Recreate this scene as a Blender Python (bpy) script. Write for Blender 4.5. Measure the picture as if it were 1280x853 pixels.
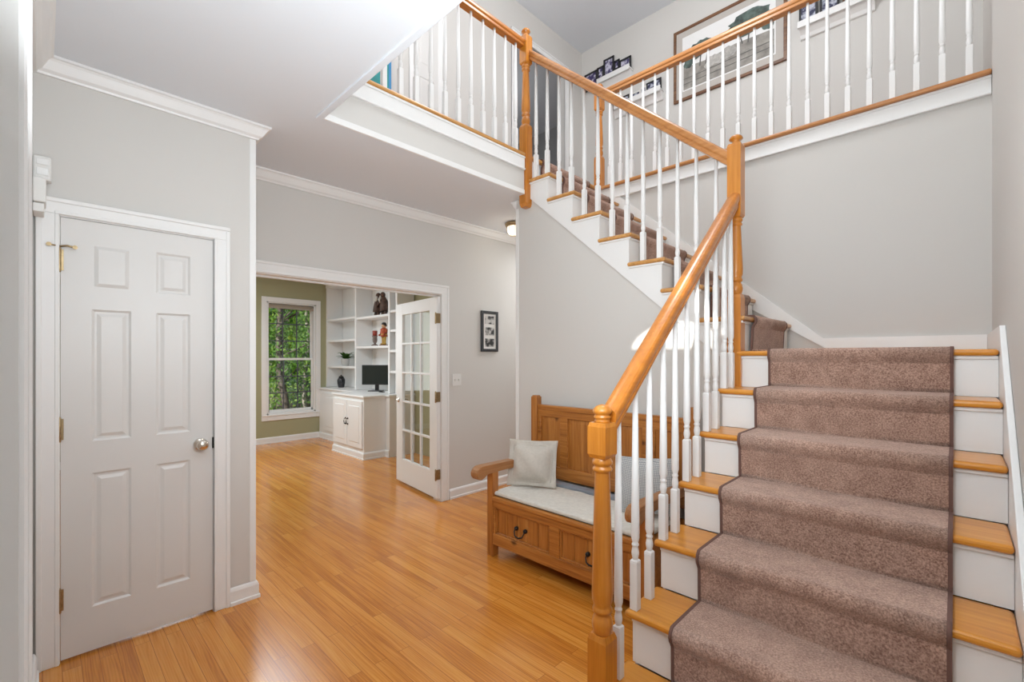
import bpy, bmesh, math, random
from mathutils import Vector, Matrix
random.seed(7)
for o in list(bpy.data.objects): bpy.data.objects.remove(o)
scene = bpy.context.scene
COL = scene.collection
PI = math.pi

# ------------------------------------------------------------------ camera
EYE = 1.4034
cd = bpy.data.cameras.new('camera'); cam = bpy.data.objects.new('camera', cd); COL.objects.link(cam)
cam.location = (0, 0, EYE); cam.rotation_euler = (PI/2, 0, 0.7715)
cd.sensor_width = 36; cd.lens = 571.0/1280*36; cd.shift_y = 19.4/1280; cd.clip_start = .005; cd.clip_end = 200
scene.camera = cam

# ------------------------------------------------------------------ world, sun, large lights, exposure
scene.view_settings.view_transform = 'Standard'; scene.view_settings.look = 'None'
scene.view_settings.exposure = -0.02; scene.view_settings.gamma = 1.0
scene.view_settings.use_curve_mapping = False
w = bpy.data.worlds.new('world'); scene.world = w; w.use_nodes = True
nt = w.node_tree; bg = nt.nodes['Background']
sky = nt.nodes.new('ShaderNodeTexSky'); sky.sky_type = 'HOSEK_WILKIE'; sky.turbidity = 4
sky.sun_direction = Vector((.27, -.93, .25)).normalized()
nt.links.new(sky.outputs[0], bg.inputs[0]); bg.inputs[1].default_value = 1.5

def sun(name, d, energy, angle, col=(1, .96, .9)):
    l = bpy.data.lights.new(name, 'SUN'); l.energy = energy; l.angle = angle; l.color = col
    o = bpy.data.objects.new(name, l); COL.objects.link(o)
    o.rotation_euler = Vector(d).to_track_quat('-Z', 'Y').to_euler(); return o
sun('sun', (-.288, 1, -.268), 5.0, .009)

def area(name, loc, d, sx, sy, power, col=(1, 1, 1)):
    l = bpy.data.lights.new(name, 'AREA'); l.shape = 'RECTANGLE'; l.size = sx; l.size_y = sy
    l.energy = power; l.color = col
    o = bpy.data.objects.new(name, l); COL.objects.link(o); o.location = loc
    o.rotation_euler = Vector(d).to_track_quat('-Z', 'Y').to_euler(); return o
COOL = (.86, .94, 1.0); WARM = (.95, .97, 1.0)
def point(name, loc, power, rad, col=(1, 1, 1)):
    l = bpy.data.lights.new(name, 'POINT'); l.energy = power; l.shadow_soft_size = rad; l.color = col
    o = bpy.data.objects.new(name, l); COL.objects.link(o); o.location = loc; return o
area('ceiling_fill', (-.5, .55, 1.72), (-.95, .75, 1.05), .9, .9, 34, COOL)  # added fill pointing up to brighten the lower ceiling
area('stair_front_fill', (-.40, .06, 2.2), (.15, 1, -.28), .6, .7, 12.5, COOL)  # unseen fill above the camera, added to lift the risers
area('hall_wall_fill', (.10, 1.0, 2.25), (-1, .85, .05), .6, .5, 4, COOL)  # added fill aimed at the hall wall, no opening here
area('loft_fill', (-1.1, .1, 4.35), (0, 1, .12), 2.2, 1.8, 10, COOL)  # added upstairs fill, the front wall has no window
point('stairwell_fill', (-1.5, 2.9, 4.9), 74, .3, WARM)  # unseen fill high in the stairwell, added for upper ceiling and walls
area('foyer_fill', (-1.5, .5, 2.69), (0, 0, -1), 1.2, .6, 2.5, WARM)  # unseen overhead fill added to the foyer
area('study_window_daylight', (-7.86, 1.5, 1.5), (1, .15, -.05), 1.4, 1.5, 30, COOL)
area('study_fill', (-5.7, 1.6, 2.68), (0, 0, -1), 1.6, 1.2, 50, COOL)  # ceiling-level fill added to light the study, no fixture
point('upstairs_hall_fill', (-3.1, 1.6, 4.9), 24, .2, WARM)  # added fill for the upstairs hall, out of view
point('bedroom_fill', (-5.4, 4.4, 4.9), 22, .2, WARM)  # fill added to lift the dark room behind the upstairs doorway
area('passage_fill', (-3.1, 4.6, 2.65), (0, 0, -1), .4, .8, 26, WARM)  # extra fill besides the passage ceiling light, added for the hall wall

# ------------------------------------------------------------------ materials
def lin(r, g, b):
    f = lambda c: (c/255/12.92 if c/255 <= .04045 else ((c/255+.055)/1.055)**2.4)
    return (f(r), f(g), f(b), 1)
def mat(name, col, rough=.5, metal=0, bump=0, bscale=200, spec=.5, sheen=0, var=0, vscale=4, coat=0, trans=0, emit=None):
    m = bpy.data.materials.new(name); m.use_nodes = True
    n = m.node_tree; b = n.nodes['Principled BSDF']
    b.inputs['Base Color'].default_value = col; b.inputs['Roughness'].default_value = rough
    b.inputs['Metallic'].default_value = metal; b.inputs['Specular IOR Level'].default_value = spec
    if sheen: b.inputs['Sheen Weight'].default_value = sheen
    if coat: b.inputs['Coat Weight'].default_value = coat; b.inputs['Coat Roughness'].default_value = .15
    if trans: b.inputs['Transmission Weight'].default_value = trans
    if emit: b.inputs['Emission Color'].default_value = emit[0]; b.inputs['Emission Strength'].default_value = emit[1]
    tc = n.nodes.new('ShaderNodeTexCoord')
    if bump:
        t = n.nodes.new('ShaderNodeTexNoise'); t.inputs['Scale'].default_value = bscale; t.inputs['Detail'].default_value = 3
        bp = n.nodes.new('ShaderNodeBump'); bp.inputs['Strength'].default_value = bump; bp.inputs['Distance'].default_value = .002
        n.links.new(tc.outputs['Object'], t.inputs['Vector']); n.links.new(t.outputs[0], bp.inputs['Height']); n.links.new(bp.outputs[0], b.inputs['Normal'])
    if var:
        t = n.nodes.new('ShaderNodeTexNoise'); t.inputs['Scale'].default_value = vscale; t.inputs['Detail'].default_value = 4
        r = n.nodes.new('ShaderNodeValToRGB')
        r.color_ramp.elements[0].position = .3; r.color_ramp.elements[1].position = .7
        r.color_ramp.elements[0].color = tuple(c*(1-var) for c in col[:3])+(1,)
        r.color_ramp.elements[1].color = tuple(min(1, c*(1+var)) for c in col[:3])+(1,)
        n.links.new(tc.outputs['Object'], t.inputs['Vector']); n.links.new(t.outputs[0], r.inputs[0]); n.links.new(r.outputs[0], b.inputs['Base Color'])
    return m

def wood(name, dark, mid, light, axis='X', rough=.3, knots=False, scale=1.0, coat=.2, planks=None):
    m = bpy.data.materials.new(name); m.use_nodes = True
    n = m.node_tree; L = n.links; b = n.nodes['Principled BSDF']
    b.inputs['Roughness'].default_value = rough; b.inputs['Coat Weight'].default_value = coat; b.inputs['Coat Roughness'].default_value = .2
    tc = n.nodes.new('ShaderNodeTexCoord'); src = tc.outputs['Object']
    seedv = None
    if planks:
        br = n.nodes.new('ShaderNodeTexBrick'); br.inputs['Scale'].default_value = 1
        br.offset = .37; br.offset_frequency = 2; br.squash = 1
        br.inputs['Brick Width'].default_value = planks[0]; br.inputs['Row Height'].default_value = planks[1]
        br.inputs['Mortar Size'].default_value = .0012; br.inputs['Mortar Smooth'].default_value = .1
        br.inputs['Color1'].default_value = (0, 0, 0, 1); br.inputs['Color2'].default_value = (1, 1, 1, 1); br.inputs['Mortar'].default_value = (.5, .5, .5, 1)
        L.new(src, br.inputs['Vector'])
        seedv = br
        # shift the grain from plank to plank
        sc = n.nodes.new('ShaderNodeVectorMath'); sc.operation = 'SCALE'; sc.inputs['Scale'].default_value = 7.3
        L.new(br.outputs['Color'], sc.inputs[0])
        ad = n.nodes.new('ShaderNodeVectorMath'); ad.operation = 'ADD'; L.new(src, ad.inputs[0]); L.new(sc.outputs[0], ad.inputs[1])
        src = ad.outputs[0]
    mp = n.nodes.new('ShaderNodeMapping'); L.new(src, mp.inputs[0])
    s = {'X': (1.2, 16, 16), 'Y': (16, 1.2, 16), 'Z': (16, 16, 1.2)}[axis]
    mp.inputs['Scale'].default_value = tuple(v*scale for v in s)
    no = n.nodes.new('ShaderNodeTexNoise'); no.inputs['Scale'].default_value = 1.0; no.inputs['Detail'].default_value = 6; no.inputs['Roughness'].default_value = .6; no.inputs['Distortion'].default_value = 1.2
    L.new(mp.outputs[0], no.inputs['Vector'])
    mp2 = n.nodes.new('ShaderNodeMapping'); L.new(src, mp2.inputs[0]); mp2.inputs['Scale'].default_value = tuple(v*scale*(5 if v > 2 else 2.2) for v in s)
    n2 = n.nodes.new('ShaderNodeTexNoise'); n2.inputs['Scale'].default_value = 1.0; n2.inputs['Detail'].default_value = 3
    L.new(mp2.outputs[0], n2.inputs['Vector'])
    mx = n.nodes.new('ShaderNodeMath'); mx.operation = 'MULTIPLY_ADD'; mx.inputs[1].default_value = .45
    m3 = n.nodes.new('ShaderNodeMath'); m3.operation = 'MULTIPLY'; m3.inputs[1].default_value = .6; L.new(no.outputs[0], m3.inputs[0])
    L.new(n2.outputs[0], mx.inputs[0]); L.new(m3.outputs[0], mx.inputs[2])
    fac = mx.outputs[0]
    if planks:
        mpw = n.nodes.new('ShaderNodeMapping'); L.new(src, mpw.inputs[0]); mpw.inputs['Scale'].default_value = (1.0, 9, 9)
        wv = n.nodes.new('ShaderNodeTexWave'); wv.wave_type = 'BANDS'; wv.bands_direction = 'Y'; wv.inputs['Scale'].default_value = 3.2
        wv.inputs['Distortion'].default_value = 16; wv.inputs['Detail'].default_value = 1.5; wv.inputs['Detail Scale'].default_value = .55
        L.new(mpw.outputs[0], wv.inputs['Vector'])
        mw_ = n.nodes.new('ShaderNodeMath'); mw_.operation = 'MULTIPLY_ADD'; mw_.inputs[1].default_value = .11
        su = n.nodes.new('ShaderNodeMath'); su.operation = 'SUBTRACT'; su.inputs[1].default_value = .055; L.new(fac, su.inputs[0])
        L.new(wv.outputs[1], mw_.inputs[0]); L.new(su.outputs[0], mw_.inputs[2]); fac = mw_.outputs[0]
    if planks:
        m4 = n.nodes.new('ShaderNodeMath'); m4.operation = 'MULTIPLY_ADD'; m4.inputs[1].default_value = .22
        sub = n.nodes.new('ShaderNodeMath'); sub.operation = 'SUBTRACT'; sub.inputs[1].default_value = .11
        L.new(fac, sub.inputs[0]); L.new(seedv.outputs['Color'], m4.inputs[0]); L.new(sub.outputs[0], m4.inputs[2]); fac = m4.outputs[0]
    r = n.nodes.new('ShaderNodeValToRGB'); cr = r.color_ramp
    cr.elements[0].position = .33; cr.elements[0].color = dark; cr.elements[1].position = .72; cr.elements[1].color = light
    e = cr.elements.new(.52); e.color = mid
    L.new(fac, r.inputs[0]); out = r.outputs[0]
    if planks:
        mm = n.nodes.new('ShaderNodeMixRGB'); mm.blend_type = 'MULTIPLY'; mm.inputs[2].default_value = (.55, .45, .4, 1)
        L.new(seedv.outputs['Fac'], mm.inputs[0]); L.new(out, mm.inputs[1]); out = mm.outputs[0]
    if knots:
        vo = n.nodes.new('ShaderNodeTexVoronoi'); vo.inputs['Scale'].default_value = 5.2
        mk = n.nodes.new('ShaderNodeMapping'); L.new(tc.outputs['Object'], mk.inputs[0])
        mk.inputs['Scale'].default_value = {'X': (.75, 1.1, 1.1), 'Y': (1.1, .75, 1.1), 'Z': (1.1, 1.1, .75)}[axis]
        L.new(mk.outputs[0], vo.inputs['Vector'])
        rk = n.nodes.new('ShaderNodeValToRGB'); rk.color_ramp.elements[0].position = .05; rk.color_ramp.elements[0].color = (.14, .08, .05, 1)
        rk.color_ramp.elements[1].position = .14; rk.color_ramp.elements[1].color = (1, 1, 1, 1)
        L.new(vo.outputs['Distance'], rk.inputs[0])
        mm = n.nodes.new('ShaderNodeMixRGB'); mm.blend_type = 'MULTIPLY'; mm.inputs[0].default_value = .85
        L.new(out, mm.inputs[1]); L.new(rk.outputs[0], mm.inputs[2]); out = mm.outputs[0]
    L.new(out, b.inputs['Base Color'])
    bp = n.nodes.new('ShaderNodeBump'); bp.inputs['Strength'].default_value = .08; bp.inputs['Distance'].default_value = .001
    L.new(n2.outputs[0], bp.inputs['Height']); L.new(bp.outputs[0], b.inputs['Normal'])
    return m

M = {}
M['wall'] = mat('wall_paint', (.665, .645, .612, 1), .6, bump=.05, bscale=300, spec=.3)
M['ceiling'] = mat('ceiling_paint', (.775, .81, .85, 1), .8, bump=.04, bscale=250, spec=.2)
M['trim'] = mat('white_trim', (.85, .845, .83, 1), .38, bump=.02, bscale=60)
M['door_white'] = mat('door_white', (.72, .708, .685, 1), .38, bump=.02, bscale=60)
M['green'] = mat('sage_paint', (.40, .385, .235, 1), .6, bump=.05, bscale=300, spec=.3)
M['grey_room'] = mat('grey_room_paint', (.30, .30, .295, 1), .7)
M['floor'] = wood('oak_floor', (.45, .145, .017, 1), (.62, .228, .029, 1), (.72, .315, .058, 1), 'X', .21, planks=(.95, .062), coat=.25)
M['oakX'] = wood('oak_tread', (.54, .19, .017, 1), (.66, .26, .026, 1), (.75, .33, .05, 1), 'X', .3)
M['oakY'] = wood('oak_return', (.42, .20, .055, 1), (.58, .285, .08, 1), (.70, .385, .14, 1), 'Y', .3)
M['oakZ'] = wood('oak_newel', (.45, .145, .012, 1), (.58, .205, .02, 1), (.68, .28, .04, 1), 'Z', .28, coat=.35)
M['railY'] = wood('oak_rail_flight', (.40, .12, .012, 1), (.53, .175, .018, 1), (.63, .24, .03, 1), 'Y', .28, coat=.35)
M['railX'] = wood('oak_rail_level', (.38, .145, .035, 1), (.52, .215, .06, 1), (.62, .29, .09, 1), 'X', .28, coat=.35)
M['pineX'] = wood('pine_bench', (.25, .075, .012, 1), (.43, .155, .027, 1), (.58, .25, .06, 1), 'X', .38, knots=True, coat=.15)
M['pineZ'] = wood('pine_bench_upright', (.24, .072, .011, 1), (.42, .15, .026, 1), (.56, .24, .056, 1), 'Z', .38, knots=True, coat=.15)
M['pineY'] = wood('pine_bench_arm', (.25, .10, .03, 1), (.38, .165, .055, 1), (.48, .23, .085, 1), 'Y', .38, coat=.15)
M['brass'] = mat('aged_brass', (.40, .30, .17, 1), .42, 1, var=.2, vscale=60)
M['nickel'] = mat('satin_nickel', (.70, .65, .58, 1), .2, 1)
M['iron'] = mat('black_iron', (.03, .027, .025, 1), .45, .6)
M['black'] = mat('black_lacquer', (.018, .018, .02, 1), .35)
M['plastic'] = mat('white_plastic', (.78, .77, .74, 1), .4)
M['linen'] = mat('grey_linen', (.57, .525, .46, 1), .9, bump=.6, bscale=45, sheen=.2, var=.05, vscale=60)
M['seatpad'] = mat('seat_pad_cloth', (.68, .65, .58, 1), .9, bump=.5, bscale=400, sheen=.2, var=.08, vscale=40)
M['piping'] = mat('dark_piping', (.12, .11, .10, 1), .9)
M['mat_board'] = mat('mat_board', (.78, .76, .72, 1), .7)

def carpet(name, a, b_):
    m = bpy.data.materials.new(name); m.use_nodes = True; n = m.node_tree; L = n.links; b = n.nodes['Principled BSDF']
    b.inputs['Roughness'].default_value = 1; b.inputs['Specular IOR Level'].default_value = .1
    b.inputs['Sheen Tint'].default_value = (1, .8, .7, 1); b.inputs['Sheen Weight'].default_value = .5; b.inputs['Sheen Roughness'].default_value = .6
    tc = n.nodes.new('ShaderNodeTexCoord')
    t = n.nodes.new('ShaderNodeTexNoise'); t.inputs['Scale'].default_value = 170; t.inputs['Detail'].default_value = 3; t.inputs['Roughness'].default_value = .7
    t2 = n.nodes.new('ShaderNodeTexNoise'); t2.inputs['Scale'].default_value = 14; t2.inputs['Detail'].default_value = 3
    L.new(tc.outputs['Object'], t.inputs['Vector']); L.new(tc.outputs['Object'], t2.inputs['Vector'])
    r = n.nodes.new('ShaderNodeValToRGB'); r.color_ramp.elements[0].position = .34; r.color_ramp.elements[0].color = a
    r.color_ramp.elements[1].position = .66; r.color_ramp.elements[1].color = b_
    ma = n.nodes.new('ShaderNodeMath'); ma.operation = 'MULTIPLY_ADD'; ma.inputs[1].default_value = .25
    m2 = n.nodes.new('ShaderNodeMath'); m2.operation = 'MULTIPLY_ADD'; m2.inputs[1].default_value = 1; m2.inputs[2].default_value = -.125
    L.new(t.outputs[0], m2.inputs[0]); L.new(t2.outputs[0], ma.inputs[0]); L.new(m2.outputs[0], ma.inputs[2])
    L.new(ma.outputs[0], r.inputs[0]); L.new(r.outputs[0], b.inputs['Base Color'])
    bp = n.nodes.new('ShaderNodeBump'); bp.inputs['Strength'].default_value = .9; bp.inputs['Distance'].default_value = .006
    L.new(t.outputs[0], bp.inputs['Height']); L.new(bp.outputs[0], b.inputs['Normal'])
    return m
M['carpet'] = carpet('taupe_carpet', (.20, .098, .070, 1), (.62, .405, .31, 1))
M['binding'] = mat('carpet_binding', (.16, .085, .068, 1), .95, bump=.4, bscale=400)

def glassmat(name, tint=(1, 1, 1, 1), refl=.05):
    m = bpy.data.materials.new(name); m.use_nodes = True; n = m.node_tree; L = n.links
    n.nodes.remove(n.nodes['Principled BSDF']); out = n.nodes['Material Output']
    t = n.nodes.new('ShaderNodeBsdfTransparent'); t.inputs[0].default_value = tint
    g = n.nodes.new('ShaderNodeBsdfGlossy'); g.inputs['Roughness'].default_value = .02
    mx = n.nodes.new('ShaderNodeMixShader'); mx.inputs[0].default_value = refl
    L.new(t.outputs[0], mx.inputs[1]); L.new(g.outputs[0], mx.inputs[2]); L.new(mx.outputs[0], out.inputs[0])
    return m
M['glass'] = glassmat('window_glass', (.97, .98, .98, 1))

# ------------------------------------------------------------------ mesh helpers
class MB:
    def __init__(s): s.bm = bmesh.new()
    def box(s, x0, x1, y0, y1, z0, z1, bev=0, seg=2):
        x0, x1 = min(x0, x1), max(x0, x1); y0, y1 = min(y0, y1), max(y0, y1); z0, z1 = min(z0, z1), max(z0, z1)
        r = bmesh.ops.create_cube(s.bm, size=1); vs = r['verts']
        bmesh.ops.scale(s.bm, vec=(x1-x0, y1-y0, z1-z0), verts=vs)
        bmesh.ops.translate(s.bm, vec=((x0+x1)/2, (y0+y1)/2, (z0+z1)/2), verts=vs)
        if bev:
            es = list({e for v in vs for e in v.link_edges})
            bmesh.ops.bevel(s.bm, geom=es, offset=bev, segments=seg, profile=.5, affect='EDGES')
        return s
    def prism(s, pts, axis, a0, a1, bev=0):
        # pts: 2-D polygon; axis X -> (y,z), Y -> (x,z), Z -> (x,y)
        f = {'X': lambda p, a: (a, p[0], p[1]), 'Y': lambda p, a: (p[0], a, p[1]), 'Z': lambda p, a: (p[0], p[1], a)}[axis]
        A = [s.bm.verts.new(f(p, a0)) for p in pts]; B = [s.bm.verts.new(f(p, a1)) for p in pts]
        n = len(pts); fs = [s.bm.faces.new(A), s.bm.faces.new(B[::-1])]
        for i in range(n):
            fs.append(s.bm.faces.new((A[i], B[i], B[(i+1) % n], A[(i+1) % n])))
        bmesh.ops.recalc_face_normals(s.bm, faces=fs)
        if bev: bmesh.ops.bevel(s.bm, geom=list({e for q in fs for e in q.edges}), offset=bev, segments=2, profile=.5, affect='EDGES')
        return s
    def lathe(s, prof, c=(0, 0, 0), seg=16, axis='Z', smooth=True, rot=0):
        rings = []
        for r, z in prof:
            ring = []
            for i in range(seg):
                a = 2*PI*i/seg+rot; p = (r*math.cos(a), r*math.sin(a), z)
                if axis == 'X': p = (z, p[0], p[1])
                elif axis == 'Y': p = (p[0], z, p[1])
                ring.append(s.bm.verts.new((p[0]+c[0], p[1]+c[1], p[2]+c[2])))
            rings.append(ring)
        fs = []
        for a, b in zip(rings, rings[1:]):
            for i in range(seg):
                fs.append(s.bm.faces.new((a[i], a[(i+1) % seg], b[(i+1) % seg], b[i])))
        for q in fs: q.smooth = smooth
        fs.append(s.bm.faces.new(rings[0][::-1])); fs.append(s.bm.faces.new(rings[-1]))
        bmesh.ops.recalc_face_normals(s.bm, faces=fs)
        return s
    def sqlathe(s, prof, c=(0, 0, 0)):
        # square section stack: (half width, z)
        rings = [[s.bm.verts.new((c[0]+dx*h, c[1]+dy*h, c[2]+z)) for dx, dy in ((-1, -1), (1, -1), (1, 1), (-1, 1))] for h, z in prof]
        fs = []
        for a, b in zip(rings, rings[1:]):
            for i in range(4): fs.append(s.bm.faces.new((a[i], a[(i+1) % 4], b[(i+1) % 4], b[i])))
        fs.append(s.bm.faces.new(rings[0][::-1])); fs.append(s.bm.faces.new(rings[-1]))
        bmesh.ops.recalc_face_normals(s.bm, faces=fs); return s
    def tube(s, pts, r, seg=8, closed=False):
        pts = [Vector(p) for p in pts]; n = len(pts); rings = []
        for i, p in enumerate(pts):
            a = pts[(i-1) % n] if (closed or i > 0) else p
            b = pts[(i+1) % n] if (closed or i < n-1) else p
            t = (b-a).normalized(); up = Vector((0, 0, 1)) if abs(t.z) < .9 else Vector((0, 1, 0))
            u = t.cross(up).normalized(); v = t.cross(u)
            rr = r[i] if isinstance(r, (list, tuple)) else r
            rings.append([s.bm.verts.new(p+(u*math.cos(2*PI*k/seg)+v*math.sin(2*PI*k/seg))*rr) for k in range(seg)])
        fs = []
        pr = list(zip(rings, rings[1:]))+([(rings[-1], rings[0])] if closed else [])
        for a, b in pr:
            for k in range(seg):
                q = s.bm.faces.new((a[k], a[(k+1) % seg], b[(k+1) % seg], b[k])); q.smooth = True; fs.append(q)
        if not closed: fs.append(s.bm.faces.new(rings[0][::-1])); fs.append(s.bm.faces.new(rings[-1]))
        bmesh.ops.recalc_face_normals(s.bm, faces=fs); return s
    def sphere(s, c, r, sc=(1, 1, 1), seg=12, rings=8):
        q = bmesh.ops.create_uvsphere(s.bm, u_segments=seg, v_segments=rings, radius=r)
        bmesh.ops.scale(s.bm, vec=sc, verts=q['verts']); bmesh.ops.translate(s.bm, vec=c, verts=q['verts'])
        for v in q['verts']:
            for f in v.link_faces: f.smooth = True
        return s
    def sweep(s, prof, p0, p1, n, m0=0, m1=0):
        # prof: (d out along n, z); straight run p0->p1, mitre m per end
        p0 = Vector(p0); p1 = Vector(p1); n = Vector(n); t = (p1-p0).normalized()
        A = [s.bm.verts.new(p0+n*d+Vector((0, 0, z))+t*(m0*d)) for d, z in prof]
        B = [s.bm.verts.new(p1+n*d+Vector((0, 0, z))+t*(m1*d)) for d, z in prof]
        k = len(prof); fs = [s.bm.faces.new(A), s.bm.faces.new(B[::-1])]
        for i in range(k): fs.append(s.bm.faces.new((A[i], B[i], B[(i+1) % k], A[(i+1) % k])))
        bmesh.ops.recalc_face_normals(s.bm, faces=fs); return s
    def panelslab(s, W, H, T, panels, d=.007, w1=.014, w2=.022, both=False):
        # slab in local x (0..W), z (0..H); front at y=0 facing -y, raised panels let into the front
        xs = sorted({0, W}|{p[0] for p in panels}|{p[1] for p in panels}); zs = sorted({0, H}|{p[2] for p in panels}|{p[3] for p in panels})
        V = {(x, z): s.bm.verts.new((x, 0, z)) for x in xs for z in zs}
        cells = []; allf = []
        for i in range(len(xs)-1):
            for j in range(len(zs)-1):
                f = s.bm.faces.new((V[xs[i], zs[j]], V[xs[i+1], zs[j]], V[xs[i+1], zs[j+1]], V[xs[i], zs[j+1]]))
                cx, cz = (xs[i]+xs[i+1])/2, (zs[j]+zs[j+1])/2
                hit = next((k for k, p in enumerate(panels) if p[0] < cx < p[1] and p[2] < cz < p[3]), None)
                if hit is not None: cells.append((hit, f))
        for k in range(len(panels)):
            fs = [f for h, f in cells if h == k]
            if len(fs) > 1: fs = bmesh.ops.dissolve_faces(s.bm, faces=fs)['region']
            f = fs[0]
            bmesh.ops.inset_region(s.bm, faces=[f], thickness=w1, depth=-d)
            bmesh.ops.inset_region(s.bm, faces=[f], thickness=.012, depth=0)
            bmesh.ops.inset_region(s.bm, faces=[f], thickness=w2, depth=d*.8)
        # back and edges
        B = [s.bm.verts.new(p) for p in ((0, T, 0), (W, T, 0), (W, T, H), (0, T, H))]
        s.bm.faces.new((B[3], B[2], B[1], B[0]))
        for (ax, fixed, seq) in (('z', 0, xs), ('z', H, xs), ('x', 0, zs), ('x', W, zs)):
            line = [V[(q, fixed)] if ax == 'z' else V[(fixed, q)] for q in seq]
            if ax == 'z': e0, e1 = (B[0], B[1]) if fixed == 0 else (B[3], B[2])
            else: e0, e1 = (B[0], B[3]) if fixed == 0 else (B[1], B[2])
            s.bm.faces.new(line+[e1, e0])
        bmesh.ops.recalc_face_normals(s.bm, faces=s.bm.faces[:]); return s
    def xf(s, m): bmesh.ops.transform(s.bm, matrix=m, verts=s.bm.verts[:]); return s

def prop(o, label=None, cat=None, group=None, kind=None):
    if label: o['label'] = label
    if cat: o['category'] = cat
    if group: o['group'] = group
    if kind: o['kind'] = kind
    return o
def obj(name, mb, m, parent=None, at=None):
    me = bpy.data.meshes.new(name); 
    if at is not None: bmesh.ops.translate(mb.bm, vec=-Vector(at), verts=mb.bm.verts[:])
    mb.bm.to_mesh(me); mb.bm.free(); me.materials.append(m)
    o = bpy.data.objects.new(name, me); COL.objects.link(o)
    if parent is not None: o.parent = parent
    return o
def struct(name, mb, m): o = obj(name, mb, m); o['kind'] = 'structure'; return o
ORIG = {}
def thing(name, loc, label, cat, group=None, rz=0):
    o = bpy.data.objects.new(name, None); o.empty_display_size = .1; COL.objects.link(o); o.location = loc; o.rotation_euler = (0, 0, rz)
    prop(o, label, cat, group); ORIG[o.name] = Vector(loc); return o
def part(name, mb, m, root, parent=None):
    # geometry given in world coordinates, root unrotated
    return obj(name, mb, m, parent or root, at=ORIG[root.name])
def lpart(name, mb, m, parent): return obj(name, mb, m, parent)
def solo(name, mb, m, at, label, cat, group=None):
    o = obj(name, mb, m, None, at=at); o.location = at; prop(o, label, cat, group); return o
def copytree(o, parent=None):
    c = o.copy(); COL.objects.link(c)
    if parent is not None: c.parent = parent
    for ch in list(o.children): copytree(ch, c)
    return c
RZ = lambda a: Matrix.Rotation(a, 4, 'Z')
T = lambda x, y, z: Matrix.Translation((x, y, z))

# ================================================================== the setting
R, RUN = .205, .24
XL, XW = -.935, .13          # left nosing, wall side face of the skirt
Y6 = 2.791                    # landing nosing
ZF = 3.075                    # upper floor
CE = 2.74                     # lower ceiling
XC = -2.93; XH = -3.57; XB = -2.555; YE = 1.09; YG = 3.87
XU = -3.64; YP = 5.094; ZC = 5.51; XR = .15

struct('floor', MB().box(-8.1, .3, -.4, 8, -.1, 0), M['floor'])
# upper floor slab pieces (their underside is the lower ceiling)
struct('ceiling', MB().box(-8.1, XB, -.2, 8, CE, 3.04), M['ceiling'])
struct('ceiling.001', MB().box(XB, XR, -.2, YE, CE, 3.04), M['ceiling'])
struct('ceiling.002', MB().box(-8.1, .3, -.3, 8.1, ZC, ZC+.1), M['ceiling'])
struct('floor.001', MB().box(-8.1, XB-.005, -.2, 8, 3.041, ZF), M['carpet'])
struct('floor.002', MB().box(XB, XR, -.2, YE-.005, 3.041, ZF), M['carpet'])
struct('floor.003', MB().box(XB, XR, YG+.01, 8, 3.041, ZF), M['carpet'])

# closet wall (left), with the door hole
b = MB(); DY0, DY1, DH = .05, .662, 2.05
b.box(XC-.12, XC, -.03, DY0, 0, CE).box(XC-.12, XC, DY1, .867, 0, CE).box(XC-.12, XC, DY0, DY1, DH, CE)
struct('wall_left', b, M['wall'])
struct('wall_left_return', MB().box(XH-.12, XC-.121, .747, .867, 0, CE), M['wall'])
struct('wall_closet_inner', MB().box(XH-.12, XC-.121, -.03, .745, 0, .02), M['floor'])
# french door wall
OY0, OY1, OH = .95, 2.688, 2.005
b = MB(); b.box(XH-.12, XH, .868, OY0, 0, CE).box(XH-.12, XH, OY1, 8, 0, CE).box(XH-.12, XH, OY0, OY1, OH, CE)
struct('wall_hall', b, M['wall'])
# stair panel wall with slanted top, passage wall behind it
PX0 = -2.705
def diag(x): return 2.699-.8606*(x+2.516)
struct('wall_stair_panel', MB().prism([(PX0, 0), (-.9135, 0), (-.9135, 1.40), (-.975, 1.415), (-2.515, CE), (PX0, CE)], 'Y', 2.835, 2.94), M['wall'])
struct('wall_passage', MB().box(PX0, PX0+.1, 2.941, 8, 0, CE), M['wall'])
struct('wall_back', MB().box(PX0+.101, XR, YG, YG+.1, 0, 3.04), M['wall'])
struct('wall_right', MB().box(XR, XR+.1, -.4, 8, 0, ZC), M['wall'])
struct('wall_passage_end', MB().box(XH, PX0, 7.9, 8, 0, CE), M['wall'])
# front wall with door opening and transom window
b = MB(); FX0, FX1 = -.9, .03
b.box(XC-.12, FX0, -.18, -.03, 0, CE).box(FX1, XR, -.18, -.03, 0, CE).box(FX0, FX1, -.18, -.03, 2.07, 2.22)
b.box(FX0, -.78, -.18, -.03, 2.22, CE).box(-.10, FX1, -.18, -.03, 2.22, CE)
arch = [(-.44+.34*math.cos(a), 2.22+.21*math.sin(a)) for a in [PI*i/16 for i in range(17)]]
b.prism([(-.78, CE), (-.78, 2.2201)]+arch[::-1][1:-1]+[(-.10, 2.2201), (-.10, CE)], 'Y', -.18, -.03)
struct('wall_front', b, M['wall'])
b = MB(); b.box(-8.1, XR, -.2, -.1, ZF, ZC)
struct('wall_front_upstairs', b, M['wall'])
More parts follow.
